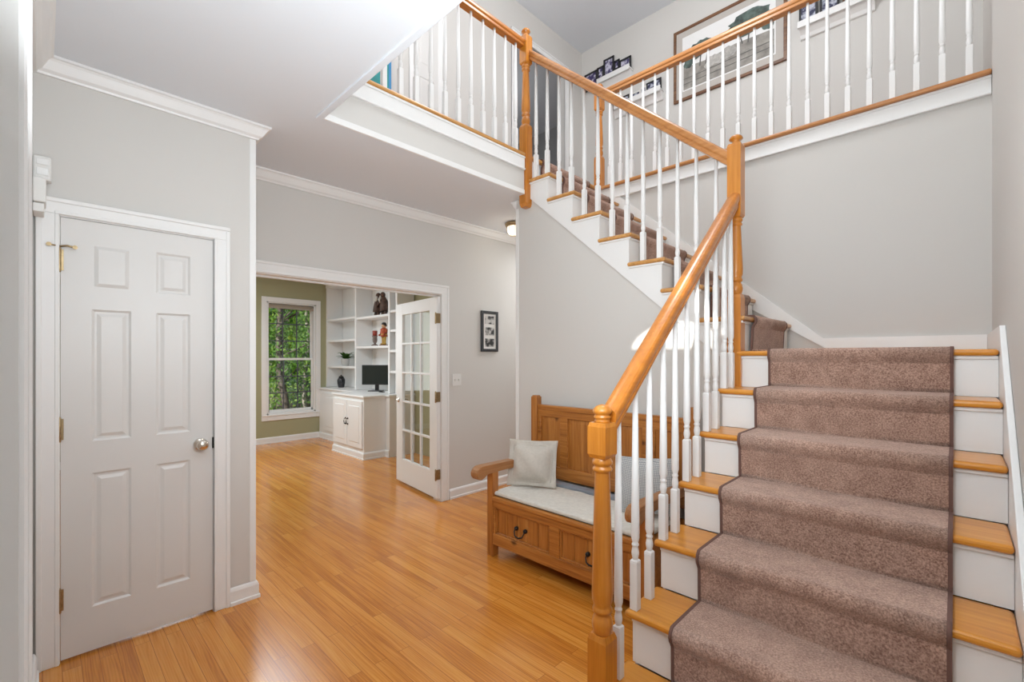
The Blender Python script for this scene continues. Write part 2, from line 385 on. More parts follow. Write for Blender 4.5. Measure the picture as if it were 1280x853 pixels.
# upstairs shell
b = MB(); UY0, UY1, UH = 3.80, 4.72, 5.10
b.box(XU-.12, XU, -.1, UY0, ZF, ZC).box(XU-.12, XU, UY1, YP, ZF, ZC).box(XU-.12, XU, UY0, UY1, UH, ZC)
struct('wall_upstairs_left', b, M['wall'])
struct('wall_upstairs_back', MB().box(XU-.12, XR, YP, YP+.1, ZF, ZC), M['wall'])
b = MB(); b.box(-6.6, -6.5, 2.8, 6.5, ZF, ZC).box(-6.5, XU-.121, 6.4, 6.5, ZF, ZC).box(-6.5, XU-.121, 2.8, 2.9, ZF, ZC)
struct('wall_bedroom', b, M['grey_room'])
# study shell
XG = -7.95; WY0, WY1, WZ0, WZ1 = 2.515, 3.30, .455, 2.29
b = MB(); b.box(XG-.15, XG, -.4, WY0, 0, CE).box(XG-.15, XG, WY1, 4.0, 0, CE).box(XG-.15, XG, WY0, WY1, 0, WZ0).box(XG-.15, XG, WY0, WY1, WZ1, CE)
struct('wall_study_far', b, M['green'])
struct('wall_study_back', MB().box(XG, XH-.121, 3.78, 4.0, 0, CE), M['green'])
struct('wall_study_front', MB().box(XG, XC-.121, -.4, -.19, 0, CE), M['green'])

# crown mouldings
CP = [(0, 0), (0, -.075), (.012, -.075), (.016, -.066), (.03, -.056), (.042, -.036), (.05, -.022), (.058, -.014), (.066, -.012), (.066, 0)]
b = MB().sweep(CP, (XC, -.03, CE), (XC, .867, CE), (1, 0, 0), 1, 1)
b.sweep(CP, (XC, .867, CE), (XH, .867, CE), (0, 1, 0), -1, -1)
b.sweep(CP, (XC, -.03, CE), (-.2, -.03, CE), (0, 1, 0), 1, 0)
b.sweep(CP, (XH, .867, CE), (XH, 7.9, CE), (1, 0, 0), 1, 0)
b.sweep(CP, (PX0, 7.9, CE), (PX0, 2.835, CE), (-1, 0, 0), 0, 0)
struct('trim_1', b, M['trim'])
b = MB().sweep(CP, (XG, -.19, CE), (XG, 3.47, CE), (1, 0, 0), 0, 0)
struct('trim_2', b, M['trim'])
# baseboards
BP = [(0, 0), (.02, 0), (.02, .018), (.014, .022), (.014, .078), (.009, .092), (.004, .098), (0, .098)]
b = MB().sweep(BP, (XC, .735, 0), (XC, .867, 0), (1, 0, 0), 0, 1).sweep(BP, (XC, .867, 0), (XH, .867, 0), (0, 1, 0), -1, 0)
b.sweep(BP, (-2.9, -.03, 0), (-1.05, -.03, 0), (0, 1, 0))
struct('baseboard_left', b, M['trim'])
b = MB().sweep(BP, (XH, OY1+.095, 0), (XH, 7.9, 0), (1, 0, 0))
struct('baseboard_hall', b, M['trim'])
b = MB().sweep(BP, (XG, -.19, 0), (XG, 3.35, 0), (1, 0, 0))
struct('baseboard_study', b, M['trim'])
b = MB().sweep(BP, (PX0, 2.835, 0), (-.95, 2.835, 0), (0, -1, 0))
struct('baseboard_stair', b, M['trim'])
# white corner bead on the closet corner
struct('trim_17', MB().box(PX0-.004, PX0+.03, 2.831, 2.836, .1, CE-.076), M['trim'])
struct('trim_3', MB().box(XC-.0, XC+.004, .836, .868, .1, CE-.076), M['trim'])

def casing(name, axis, face, n, a0, a1, h, z0=0, wd=.072, sides=(1, 1)):
    """flat casing with raised outer band around an opening a0..a1 wide, h high, on plane `face` with outward sign n"""
    b = MB()
    def bx(p0, p1, d0, d1, q0, q1):
        lo, hi = sorted((face+n*d0, face+n*d1))
        if axis == 'X': b.box(lo, hi, p0, p1, q0, q1, .003, 1)
        else: b.box(p0, p1, lo, hi, q0, q1, .003, 1)
    H = z0+h
    if sides[0]: bx(a0-wd, a0+.004, 0, .013, z0, H+.001); bx(a0-wd, a0-wd+.02, 0, .0195, z0, H+wd-.0215); bx(a0-.012, a0+.004, .0, .016, z0, H)
    if sides[1]: bx(a1-.004, a1+wd, 0, .013, z0, H+.001); bx(a1+wd-.02, a1+wd, 0, .0195, z0, H+wd-.0215); bx(a1-.004, a1+.012, 0, .016, z0, H)
    bx(a0-wd*sides[0], a1+wd*sides[1], 0, .013, H, H+wd); bx(a0-wd*sides[0], a1+wd*sides[1], 0, .02, H+wd-.02, H+wd); bx(a0-.012, a1+.012, 0, .016, H-.001, H+.015)
    return struct(name, b, M['trim'])
casing('trim_4', 'X', XC, 1, DY0, DY1, DH)
casing('trim_5', 'X', XH, 1, OY0, OY1, OH, wd=.085)
casing('trim_6', 'X', XU, 1, UY0, UY1, UH-ZF, ZF)
casing('trim_7', 'Y', -.03, 1, FX0, FX1, 2.07, wd=.10)
# jamb linings
b = MB(); b.box(XC-.119, XC-.001, DY0, DY0+.006, 0, DH).box(XC-.119, XC-.001, DY1-.006, DY1, 0, DH).box(XC-.119, XC-.001, DY0, DY1, DH-.006, DH)
struct('trim_8', b, M['trim'])
b = MB(); b.box(XH-.119, XH-.001, OY0, OY0+.004, 0, OH).box(XH-.119, XH-.001, OY1-.004, OY1, 0, OH).box(XH-.119, XH-.001, OY0, OY1, OH-.006, OH)
b.box(XH-.085, XH-.07, OY0, OY1, OH-.02, OH-.006)
struct('trim_9', b, M['trim'])
b = MB(); b.box(FX0, FX0+.012, -.18, -.022, 0, 2.07).box(FX1-.012, FX1, -.18, -.022, 0, 2.07)
struct('trim_10', b, M['door_white'])
# front door leaf behind the camera and its transom pane
struct('door_2', MB().box(FX0+.013, FX1-.013, -.17, -.125, .01, 2.065, .003, 1), M['door_white'])
f = struct('window_2', MB().tube([(x, -.11, z) for x, z in arch], .016, 8).box(-.78, -.10, -.13, -.09, 2.22, 2.238), M['trim'])
obj('glass', MB().prism(arch, 'Y', -.112, -.108), M['glass'], f)

# balcony fascia: apron under the nosing, plain band, bottom bead
b = MB()
b.box(XB, XB+.016, YE+.002, 2.764, 2.945, 3.044, .003, 1).box(XB, XB+.022, YE+.002, 2.764, 3.03, 3.045, .002, 1).box(XB, XB+.024, YE+.002, 2.764, 2.935, 2.95, .003, 1)
b.box(XB, XB+.014, YE+.002, 2.764, CE-.002, CE+.035, .002, 1)
struct('trim_11', b, M['trim'])
struct('trim_18', MB().box(XB+.0005, XB+.006, YE+.002, 2.764, CE+.03, 2.95), M['wall'])
struct('trim_12', MB().box(XB-.075, XB+.026, YE+.002, 2.764, 3.047, ZF, .011, 3).box(XB-.075, XB+.026, 2.844, YG-.05, 3.047, ZF, .011, 3), M['oakY'])
# lower edge trim of the opening
struct('trim_13', MB().box(XB-.004, XR-.002, YE-.030, YE+.006, CE-.010, CE+.02, .004, 2), M['ceiling'])
# gallery fascia and nosing
b = MB().box(PX0+.105, XR-.002, YG-.016, YG-.001, 2.945, 3.044, .003, 1).box(PX0+.105, XR-.002, YG-.024, YG-.001, 2.935, 2.95, .003, 1).box(PX0+.105, XR-.002, YG-.024, YG-.001, 3.03, 3.046, .002, 1)
struct('trim_14', b, M['trim'])
struct('trim_15', MB().box(-2.52, XR-.002, YG-.048, YG+.07, 3.047, ZF+.001, .011, 3), M['railX'])

# ================================================================== windows and outdoors
b = MB()
def wb(y0, y1, z0, z1, x0, x1, bev=.003): b.box(XG+x0, XG+x1, y0, y1, z0, z1, bev, 1)
cw = .078
wb(WY0-cw, WY0, WZ0-.09, WZ1+cw, 0, .018); wb(WY1, WY1+cw, WZ0-.09, WZ1+cw, 0, .018); wb(WY0, WY1, WZ1, WZ1+cw, 0, .018); wb(WY0, WY1, WZ0-.09, WZ0-.015, 0, .018)
wb(WY0-cw-.0, WY1+cw, WZ0-.018, WZ0+.004, 0, .03)
win = struct('window_1', b, M['trim'])
b = MB()
wb(WY0, WY0+.03, WZ0, WZ1, -.14, 0); wb(WY1-.03, WY1, WZ0, WZ1, -.14, 0); wb(WY0, WY1, WZ1-.02, WZ1, -.14, 0); wb(WY0, WY1, WZ0, WZ0+.03, -.14, 0)
# sashes: lower one nearer the room
zm = 1.36
wb(WY0+.03, WY0+.055, WZ0+.03, zm, -.085, -.055); wb(WY1-.055, WY1-.03, WZ0+.03, zm, -.085, -.055); wb(WY0+.03, WY1-.03, WZ0+.03, WZ0+.075, -.085, -.055); wb(WY0+.03, WY1-.03, zm-.018, zm+.018, -.085, -.05)
wb(WY0+.03, WY0+.055, zm, WZ1-.02, -.125, -.095); wb(WY1-.055, WY1-.03, zm, WZ1-.02, -.125, -.095); wb(WY0+.03, WY1-.03, WZ1-.06, WZ1-.02, -.125, -.095); wb(WY0+.03, WY1-.03, zm-.015, zm+.02, -.125, -.09)
obj('window_frame', b, M['trim'], win)
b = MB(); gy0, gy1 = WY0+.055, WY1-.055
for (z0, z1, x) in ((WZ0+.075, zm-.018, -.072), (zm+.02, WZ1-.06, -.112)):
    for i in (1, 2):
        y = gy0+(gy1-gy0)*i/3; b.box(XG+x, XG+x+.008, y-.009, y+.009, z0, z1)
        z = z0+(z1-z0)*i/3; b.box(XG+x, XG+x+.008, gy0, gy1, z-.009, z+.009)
obj('grille', b, mat('backlit_grille', (.10, .11, .12, 1), .5), win)  # bars coloured dark to imitate their backlit look
b = MB(); b.box(XG-.071, XG-.069, gy0, gy1, WZ0+.07, zm).box(XG-.111, XG-.109, gy0, gy1, zm, WZ1-.05)
obj('glass', b, M['glass'], win)
bl = thing('roller_blind', (XG-.03, (WY0+WY1)/2, WZ1-.09), 'taupe fabric blind rolled up at the top of the study window', 'blind')
part('roll', MB().lathe([(.02, WY0+.033), (.024, WY0+.034), (.024, WY1-.034), (.02, WY1-.033)], (XG-.028, 0, WZ1-.048), 12, 'Y'), mat('blind_fabric', (.33, .28, .22, 1), .9, bump=.3), bl)
part('bottom_bar', MB().box(XG-.022, XG-.012, WY0+.034, WY1-.034, WZ1-.10, WZ1-.045, .003, 1), mat('blind_bar', (.38, .33, .27, 1), .8), bl)

struct('ground', MB().box(-60, -8.2, -25, 45, -.7, -.6), mat('forest_ground', (.10, .11, .05, 1), .95, var=.4, vscale=.8))
M['bark'] = mat('bark', (.16, .13, .11, 1), .95, bump=.8, bscale=14, var=.35, vscale=9)
M['bark_pale'] = mat('pale_bark', (.42, .38, .33, 1), .95, bump=.6, bscale=14, var=.3, vscale=7)
def leafmat(name, c):
    m = mat(name, c, .6); n = m.node_tree; p = n.nodes['Principled BSDF']; out = n.nodes['Material Output']
    t = n.nodes.new('ShaderNodeBsdfTranslucent'); t.inputs[0].default_value = (min(1, c[0]*1.5), min(1, c[1]*1.5), c[2], 1)
    mx = n.nodes.new('ShaderNodeMixShader'); mx.inputs[0].default_value = .45
    n.links.new(p.outputs[0], mx.inputs[1]); n.links.new(t.outputs[0], mx.inputs[2]); n.links.new(mx.outputs[0], out.inputs[0]); return m
LEAF = [leafmat('leaf_bright', (.34, .55, .09, 1)), leafmat('leaf_mid', (.17, .36, .06, 1)), leafmat('leaf_dark', (.06, .17, .06, 1))]
def leaves(n, c, rad, size):
    b = MB(); bm = b.bm
    clumps = [(random.gauss(0, .5), random.gauss(0, .5), random.gauss(0, .5)) for _ in range(max(3, n//55))]
    for i in range(n):
        q = random.choice(clumps); p = Vector([c[k]+rad[k]*(q[k]+random.gauss(0, .13)) for k in range(3)])
        if p.z < -.5: continue
        u = Vector((random.gauss(0, 1), random.gauss(0, 1), random.gauss(0, .5))).normalized(); v = u.orthogonal().normalized()
        v.rotate(Matrix.Rotation(random.random()*6.28, 3, u)); k = u.cross(v)
        s = size*random.uniform(.6, 1.3)
        bm.faces.new([bm.verts.new(p+v*s*a+k*s*c_) for a, c_ in ((-1, 0), (-.2, .45), (.5, .35), (1, 0), (.5, -.35), (-.2, -.45))])
    return b
trees = [(-11.8, 4.15, .085, 0, 1), (-12.5, 3.7, .05, 1, 0), (-13.5, 5.3, .06, 1, 1), (-14.5, 5.0, .12, 0, 2), (-16, 6.6, .10, 0, 0), (-17, 5.6, .08, 1, 1), (-19, 7.4, .13, 0, 2), (-13, 6.4, .07, 0, 0), (-20, 9.2, .14, 0, 1), (-18, 3.6, .12, 0, 2), (-22, 6.4, .15, 0, 2), (-25, 9.5, .2, 0, 1)]
for i, (x, y, r, pale, lf) in enumerate(trees):
    t = thing('tree', (x, y, -.6), 'tree with %s trunk and %s green leaves outside the study window' % (('a thick dark', 'a slim pale')[pale], ('bright', 'mid', 'deep')[lf]), 'tree', 'trees outside the study window')
    hh = random.uniform(6, 8); lean = random.uniform(-.35, .35)
    pts = [(x+.06*math.sin(k*1.7+i), y+lean*k/6+.05*math.sin(k*2.1+i), -.6+hh*k/8) for k in range(9)]
    b = MB().tube(pts, [r*(1-.07*k) for k in range(9)], 10)
    for k in range(5):
        a = random.random()*6.28; z = random.uniform(.5, 4.5); ll = random.uniform(.7, 1.5)
        p0 = Vector((x, y+lean*(z+.6)/hh*1.3, z)); p1 = p0+Vector((math.cos(a)*ll*.6, math.sin(a)*ll*.6, ll*.3)); p2 = p0+Vector((math.cos(a)*ll, math.sin(a)*ll, ll*.7))
        b.tube([p0, p1, p2], [r*.35, r*.2, r*.08], 6)
    part('trunk', b, (M['bark'], M['bark_pale'])[pale], t)
    part('foliage', leaves(1700, (x, y, 1.9), (1.3, 1.3, 2.4), .05+.004*(-x-11)), LEAF[lf], t)
b = leaves(7000, (-30, 11, 2.5), (2.5, 12, 5.5), .28)
o = solo('woodland', b, LEAF[2], (-30, 11, -.6), 'dense dark green woodland far behind the trees outside', 'woodland'); o['kind'] = 'stuff'

# ================================================================== staircase, lower flight
SX0, SX1 = XL+.022, XW       # riser/side panel left face
nose = lambda k: Y6+(k-6)*RUN
zt = lambda k: (k+1)*R
st = thing('staircase', ((XL+XW)/2, nose(0), 0), 'lower flight of oak treads and white risers with landing', 'staircase')
for k in range(6):
    part('tread', MB().box(XL, XW-.001, nose(k), nose(k+1)+.031, zt(k)-.028, zt(k), .0125, 3), M['oakX'], st)
for k in range(7):
    y = nose(k)+.03; z0 = 0 if k == 0 else zt(k-1)+.0005
    part('riser', MB().box(SX0, XW-.001, y, y+.016, z0, zt(k)-.0285).box(SX0, XW-.001, y-.011, y+.001, zt(k)-.044, zt(k)-.0285, .004, 2), M['trim'], st)
part('landing', MB().box(XL+.02, XW-.001, Y6, YG-.003, zt(6)-.028, zt(6), .0125, 3), M['oakX'], st)
side = [(nose(0)+.047, 0)]
for k in range(6): side += [(nose(k)+.047, zt(k)-.0285), (nose(k+1)+(.047 if k < 5 else .043), zt(k)-.0285)]
side += [(2.834, 0)]
part('side_panel', MB().prism(side, 'X', SX0, SX0+.016), M['trim'], st)
# skirt along the right wall
def sk(y): return zt(6)+.10+(y-(Y6+.03))*R/RUN
y0 = nose(0)-.25
part('skirt_board', MB().prism([(y0, 0), (y0+.35, 0), (2.0, .3), (Y6+.1, zt(6)-.2), (YG-.02, zt(6)-.0285), (YG-.02, zt(6)+.098), (Y6+.03, zt(6)+.1), (y0, max(.1, sk(y0)))], 'X', XW, XR-.001, .003), M['trim'], st)

# upper flight (turns left along the back wall)
nx = lambda k: -1.348-(k-9)*RUN if k < 14 else XB+.024
st2 = thing('staircase', (nx(7), 3.3, zt(6)), 'upper flight of oak treads and white risers rising left along the back wall', 'staircase')
F2, B2 = 2.797, YG-.022
for k in range(7, 14):
    part('tread', MB().box(max(nx(k)-RUN-.035, XB+.002), nx(k), F2, B2, zt(k)-.028, zt(k), .0125, 3), M['oakY'], st2)
for k in range(7, 14):
    x = nx(k)-.03
    part('riser', MB().box(x-.016, x, 2.834, B2, zt(k-1)+.0005, zt(k)-.0285).box(x-.001, x+.011, 2.82, B2, zt(k)-.044, zt(k)-.0285, .004, 2), M['trim'], st2)
# stepped outer stringer
pts = [(-.914, 1.32), (-.914, zt(7)-.0285)]
for k in range(8, 15):
    pts += [(nx(k)-.029, zt(k-1)-.0285), (nx(k)-.029, zt(k)-.0285)] if k < 14 else [(XB+.027, zt(k-1)-.0285)]
pts += [(XB+.027, diag(XB+.027))]
b = MB().prism(pts, 'Y', 2.818, 2.8345)
for k in range(7, 14):   # cove under each return
    b.box(nx(k)-RUN-.028, nx(k)-.012, 2.806, 2.819, zt(k)-.042, zt(k)-.0285, .004, 2)
part('stringer', b, M['trim'], st2)
part('skirt_board', MB().prism([(-.62, zt(6)), (XW-.001, zt(6)), (XW-.001, zt(6)+.098), (nx(7)+.19, zt(6)+.098), (nx(14)+.1, zt(13)+.17), (nx(14), zt(13)+.17), (nx(14), zt(12))], 'Y', YG-.02, YG-.001), M['trim'], st2)

# ------------------------------------------------------------------ stair runners
def runner(profile, axis, a0, a1, th=.011):
    """profile of points on the stair surface; offset outward to th and closed into a slab"""
    n = len(profile); out = []
    P = [Vector(p) for p in profile]
    for i in range(n):
        d0 = (P[i]-P[i-1]).normalized() if i else None; d1 = (P[i+1]-P[i]).normalized() if i < n-1 else None
        ns = [Vector((-d.y, d.x)) for d in (d0, d1) if d is not None]
        m = sum(ns, Vector((0, 0))).normalized(); c = max(.45, m.dot(ns[0])); out.append(P[i]+m*th/c)
    return P, out
def strip(P, O, axis, a0, a1, wob=0):
    b = MB(); bm = b.bm
    f = (lambda p, a: (a, p.x, p.y)) if axis == 'X' else (lambda p, a: (p.x, a, p.y))
    A = [bm.verts.new(f(p, a0)) for p in P]; A2 = [bm.verts.new(f(p, a1)) for p in P]
    B_ = [bm.verts.new(f(p, a0)) for p in O]; B2_ = [bm.verts.new(f(p, a1)) for p in O]
    for i in range(len(P)-1):
        bm.faces.new((A[i], A[i+1], A2[i+1], A2[i])); q = bm.faces.new((B_[i], B2_[i], B2_[i+1], B_[i+1])); q.smooth = (P[i]-P[i+1]).length < .05
        bm.faces.new((A[i], B_[i], B_[i+1], A[i+1])); bm.faces.new((A2[i], A2[i+1], B2_[i+1], B2_[i]))
    bm.faces.new((A[0], A2[0], B2_[0], B_[0])); bm.faces.new((A[-1], B_[-1], B2_[-1], A2[-1]))
    bmesh.ops.recalc_face_normals(bm, faces=bm.faces[:]); return b
def stair_profile(noses, zs, ybase, z_base, s, end):
    """s=+1 climbs towards + axis"""
    pr = [(noses[0]+s*.022, z_base+.002)]
    for i, (n, z) in enumerate(zip(noses, zs)):
        if i: pr.append((n+s*.022, zs[i-1]+.0015)); 
        if i: pr.append((n+s*.017, zs[i-1]+.03))
        pr += [(n+s*.0155, z-.06), (n+s*.006, z-.042), (n-s*.001, z-.032), (n-s*.004, z-.02), (n-s*.002, z-.008), (n+s*.006, z+.0005), (n+s*.018, z+.0015)]
    pr.append((end, zs[-1]+.0015)); return pr
RX0, RX1 = -.745, -.008
# lower runner (surface goes up with +Y): reverse so that the outward normal points up/front
pr = stair_profile([nose(k) for k in range(7)], [zt(k) for k in range(7)], 0, 0, 1, Y6+.0)
pr = pr[:-1]+[(3.66, zt(6)+.0015)]
ru = thing('stair_runner', (-.37, nose(0), 0), 'taupe carpet runner on the lower flight and landing', 'carpet runner')
P, O = runner(pr, 'X', RX0, RX1)
part('pile', strip(P, O, 'X', RX0+.012, RX1-.012), M['carpet'], ru)
P2, O2 = runner(pr, 'X', RX0, RX1, .0125)
for a in (RX0, RX1-.012): part('binding', strip(P2, O2, 'X', a, a+.012), M['binding'], ru)
part('landing_pile', MB().box(nx(7)-.018, RX0-.001, 2.97, 3.66, zt(6)+.0015, zt(6)+.012, .004, 2), M['carpet'], ru)
# upper runner (climbs towards -X)
ks = range(7, 15)
pr = stair_profile([-nx(k) for k in ks], [zt(k) for k in ks], 0, zt(6), 1, -(nx(14)-.03))
pr = [(-p[0], p[1]) for p in pr]
P, O = runner(pr[::-1], 'Y', 0, 0)
V0, V1 = 2.97, 3.66
ru2 = thing('stair_runner', (nx(7), 3.3, zt(6)), 'taupe carpet runner on the upper flight behind the white balusters', 'carpet runner')
part('pile', strip(P, O, 'Y', V0+.012, V1-.012), M['carpet'], ru2)
P2, O2 = runner(pr[::-1], 'Y', 0, 0, .0125)
for a in (V0, V1-.012): part('binding', strip(P2, O2, 'Y', a, a+.012), M['binding'], ru2)

# ================================================================== railings
def baluster_mb(h, base=.197, x=0, y=0, z=0):
    b = MB(); s = .0158
    b.box(x-s, x+s, y-s, y+s, z, z+base-.012, .0015, 1)
    b.sqlathe([(s-.0005, base-.0125), (s*.95, base-.006), (s*.66, base)], (x, y, z))
    b.lathe([(.0108, base-.001), (.0118, base+.006), (.0142, base+.018), (.0146, base+.027), (.0122, base+.042), (.0108, base+.05), (.0138, base+.054), (.0138, base+.060), (.0108, base+.064), (.0128, base+.072), (.0162, base+.085), (.0160, base+.15), (.0094, h)], (x, y, z), 14)
    return b
_h = [(.027, 0), (.029, .004), (.029, .012), (.0265, .016), (.0265, .022), (.033, .029), (.035, .036), (.035, .048), (.033, .056), (.027, .063), (.016, .067), (.006, .0685)]
RPROF = _h+[(-a, z) for a, z in _h[::-1]]
def rail_mb(p0, p1, dirn):
    """handrail: section stands in the plane across `dirn`; p0,p1 = underside centre points; plumb-cut ends"""
    b = MB(); p0 = Vector(p0); p1 = Vector(p1)
    side = Vector((1, 0, 0)) if dirn == 'Y' else Vector((0, 1, 0))
    t = (p1-p0).normalized(); kz = 1/math.sqrt(t.x**2+t.y**2)
    A = [b.bm.verts.new(p0+side*a+Vector((0, 0, z*kz))) for a, z in RPROF]; B_ = [b.bm.verts.new(p1+side*a+Vector((0, 0, z*kz))) for a, z in RPROF]
    n = len(RPROF); fs = [b.bm.faces.new(A), b.bm.faces.new(B_[::-1])]
    for i in range(n):
        q = b.bm.faces.new((A[i], B_[i], B_[(i+1) % n], A[(i+1) % n])); fs.append(q)
    bmesh.ops.recalc_face_normals(b.bm, faces=fs); return b
def newel(root, c, z0, sq, zb0, zb1, top, hw=.0375, mush=False, drop=False):
    """square foot z0..sq, turned shaft to zb0, square block zb0..zb1, turned cap to top"""
    x, y = c; b = MB()
    if drop: b.sqlathe([(hw*.72, z0), (hw, z0+.03), (hw, sq-.02), (hw*.82, sq)], (x, y, 0))
    else: b.sqlathe([(hw, z0), (hw, sq-.02), (hw*.82, sq)], (x, y, 0))
    r = hw
    b.lathe([(r*.80, sq-.002), (r*.84, sq+.006), (r*.97, sq+.022), (r*1.0, sq+.036), (r*.9, sq+.056), (r*.74, sq+.066), (r*.72, sq+.072), (r*.92, sq+.078), (r*.95, sq+.086), (r*.86, sq+.094), (r*.80, sq+.10),
             (r*.98, sq+.118), (r*1.0, sq+.15), (r*.86, (sq+.15+zb0-.055)/2), (r*.71, zb0-.055), (r*.73, zb0-.050), (r*.91, zb0-.046), (r*.94, zb0-.040), (r*.86, zb0-.034), (r*.78, zb0-.031), (r*.79, zb0-.027), (r*.95, zb0-.022), (r*.97, zb0-.014), (r*.86, zb0-.006), (r*.82, zb0+.001)], (x, y, 0), 22)
    b.sqlathe([(hw*.82, zb0), (hw, zb0+.014), (hw, zb1-.014), (hw*.86, zb1)], (x, y, 0))
    p = part('newel_post', b, M['oakZ'], root)
    h = top-zb1
    cp = MB()
    if mush: prof = [(r*.70, -.001), (r*.55, h*.2), (r*.52, h*.35), (r*.95, h*.50), (r*1.0, h*.58), (r*.9, h*.75), (r*.6, h*.92), (r*.15, h)]
    else: prof = [(r*.80, -.001), (r*.70, h*.12), (r*.68, h*.2), (r*.80, h*.26), (r*.82, h*.32), (r*.70, h*.38), (r*.70, h*.44), (r*.86, h*.52), (r*.92, h*.62), (r*.84, h*.76), (r*.6, h*.9), (r*.15, h)]
    part('cap', cp.lathe(prof, (x, y, zb1), 22), M['oakZ'], root, p)
    return p
BX = -.905                     # baluster line, lower flight
NX1 = (-.91, 1.40); NX2 = (-.925, 2.832); NXB = (-2.566, 2.803)
# --- lower flight
r1 = thing('stair_railing', (BX, 2.1, 0), 'oak handrail with newel posts and white balusters along the lower stair flight', 'railing')
newel(r1, NX1, zt(0)+.0005, .415, 1.042, 1.168, 1.232)
newel(r1, NX2, zt(5)+.0005, 1.765, 2.215, 2.645, 2.70, mush=True)
ra, rb = (NX1[0], NX1[1]+.036, 1.122), (NX2[0], NX2[1]-.038, 2.262)
part('handrail', rail_mb(ra, rb, 'Y'), M['railY'], r1)
rz1 = lambda y: ra[2]+(rb[2]-ra[2])*(y-ra[1])/(rb[1]-ra[1])
proto = {}
for k in range(6):
    for j, off in enumerate((.035, .15)):
        if k == 0 and j == 0: continue
        if k == 5 and j == 1: off = .135
        y = nose(k)+off; z = zt(k)+.0005
        part('baluster', baluster_mb(rz1(y)-z+.012, x=BX, y=y, z=z), M['trim'], r1)
# --- upper flight
r2 = thing('stair_railing', (-1.75, 2.83, zt(6)), 'oak handrail with white balusters slanting up along the upper stair flight', 'railing')
ua, ub = (NX2[0]-.037, 2.832, 2.525), (NXB[0]+.037, 2.832, 3.86)
part('handrail', rail_mb(ua, ub, 'X'), M['railX'], r2)
rz2 = lambda x: ua[2]+(ub[2]-ua[2])*(x-ua[0])/(ub[0]-ua[0])
for k in range(7, 14):
    for off in (.05, .17):
        x = nx(k)-off; z = zt(k)+.0005
        if abs(x-NX2[0]) < .06: continue
        part('baluster', baluster_mb(rz2(x)-z+.012, x=x, y=2.832, z=z), M['trim'], r2)
# --- balcony
RB = 3.965
BLX = -2.582
r3 = thing('stair_railing', (BLX, 2.0, ZF), 'level oak handrail and white balusters on the balcony edge at upper left', 'railing')
newel(r3, NXB, 2.64, 3.325, 3.825, 4.065, 4.13, mush=True, drop=True)
part('handrail', rail_mb((BLX, 1.0, RB), (BLX, NXB[1]-.037, RB), 'Y'), M['railY'], r3)
bal = None
def level_baluster(root, x, y):
    global bal
    if bal is None: bal = baluster_mb(RB-ZF+.010); me = bpy.data.meshes.new('baluster'); bal.bm.to_mesh(me); bal.bm.free(); me.materials.append(M['trim']); bal = me
    o = bpy.data.objects.new('baluster', bal); COL.objects.link(o); o.parent = root; o.location = Vector((x, y, ZF+.001))-ORIG[root.name]
for i in range(14): level_baluster(r3, BLX, 2.697-.1200*i)
# --- gallery
GY = 3.885
r4 = thing('stair_railing', (-1.2, GY, ZF), 'level oak handrail and white balusters on the gallery edge below the framed pictures', 'railing')
newel(r4, (-2.56, GY), ZF+.0005, 3.40, 3.86, 4.06, 4.13, mush=True)
part('handrail', rail_mb((-2.523, GY, RB+.012), (XR-.002, GY, RB+.012), 'X'), M['railX'], r4)
for i in range(22): level_baluster(r4, .056-.1188*i, GY)

# ================================================================== closet door
cdr = thing('closet_door', (XC-.005, DY0+.006, 0), 'white six panel closet door with round knob, standing closed', 'door')
W_, H_ = DY1-DY0-.016, DH-.02
pn = [(.105, .250, 1.715, 1.925), (.348, .493, 1.715, 1.925), (.105, .250, .99, 1.615), (.348, .493, .99, 1.615), (.105, .250, .205, .84), (.348, .493, .205, .84)]
b = MB().panelslab(W_, H_, .035, pn).xf(T(XC-.004, DY0+.008, .012) @ RZ(PI/2))
slab = part('door_slab', b, M['door_white'], cdr)
b = MB()
ky, kz = .596, .93
b.lathe([(.032, -.004), (.032, .004), (.028, .008), (.012, .010), (.012, .03), (.02, .036), (.028, .046), (.029, .054), (.022, .064), (.006, .068)], (XC, ky, kz), 20, 'X')
part('knob', b, M['nickel'], cdr)
for hz in (.29, 1.07, 1.845):
    b = MB().lathe([(.004, hz-.058), (.0065, hz-.052), (.0065, hz+.052), (.004, hz+.058)], (XC+.008, DY0+.004, 0), 10).box(XC-.001, XC+.004, DY0-.002, DY0+.018, hz-.048, hz+.048)
    h = part('hinge', b, M['brass'], cdr)
    if hz > 1.5:
        b = MB().tube([(XC+.008, DY0+.004, hz+.06), (XC+.02, DY0+.03, hz+.065), (XC+.022, DY0+.055, hz+.06)], .0045, 8).tube([(XC+.008, DY0+.004, hz+.06), (XC+.022, DY0-.03, hz+.062)], .0035, 8).lathe([(.008, -.002), (.009, .008)], (XC+.022, DY0+.055, hz+.06), 10, 'X').lathe([(.007, 0), (.009, .008)], (XC+.02, DY0-.03, hz+.062), 10, 'X')
        part('door_stop', b, M['brass'], cdr, h)
part('strike', MB().box(XC-.001, XC+.003, DY1-.012, DY1-.004, kz-.03, kz+.03, .001, 1), M['iron'], cdr)

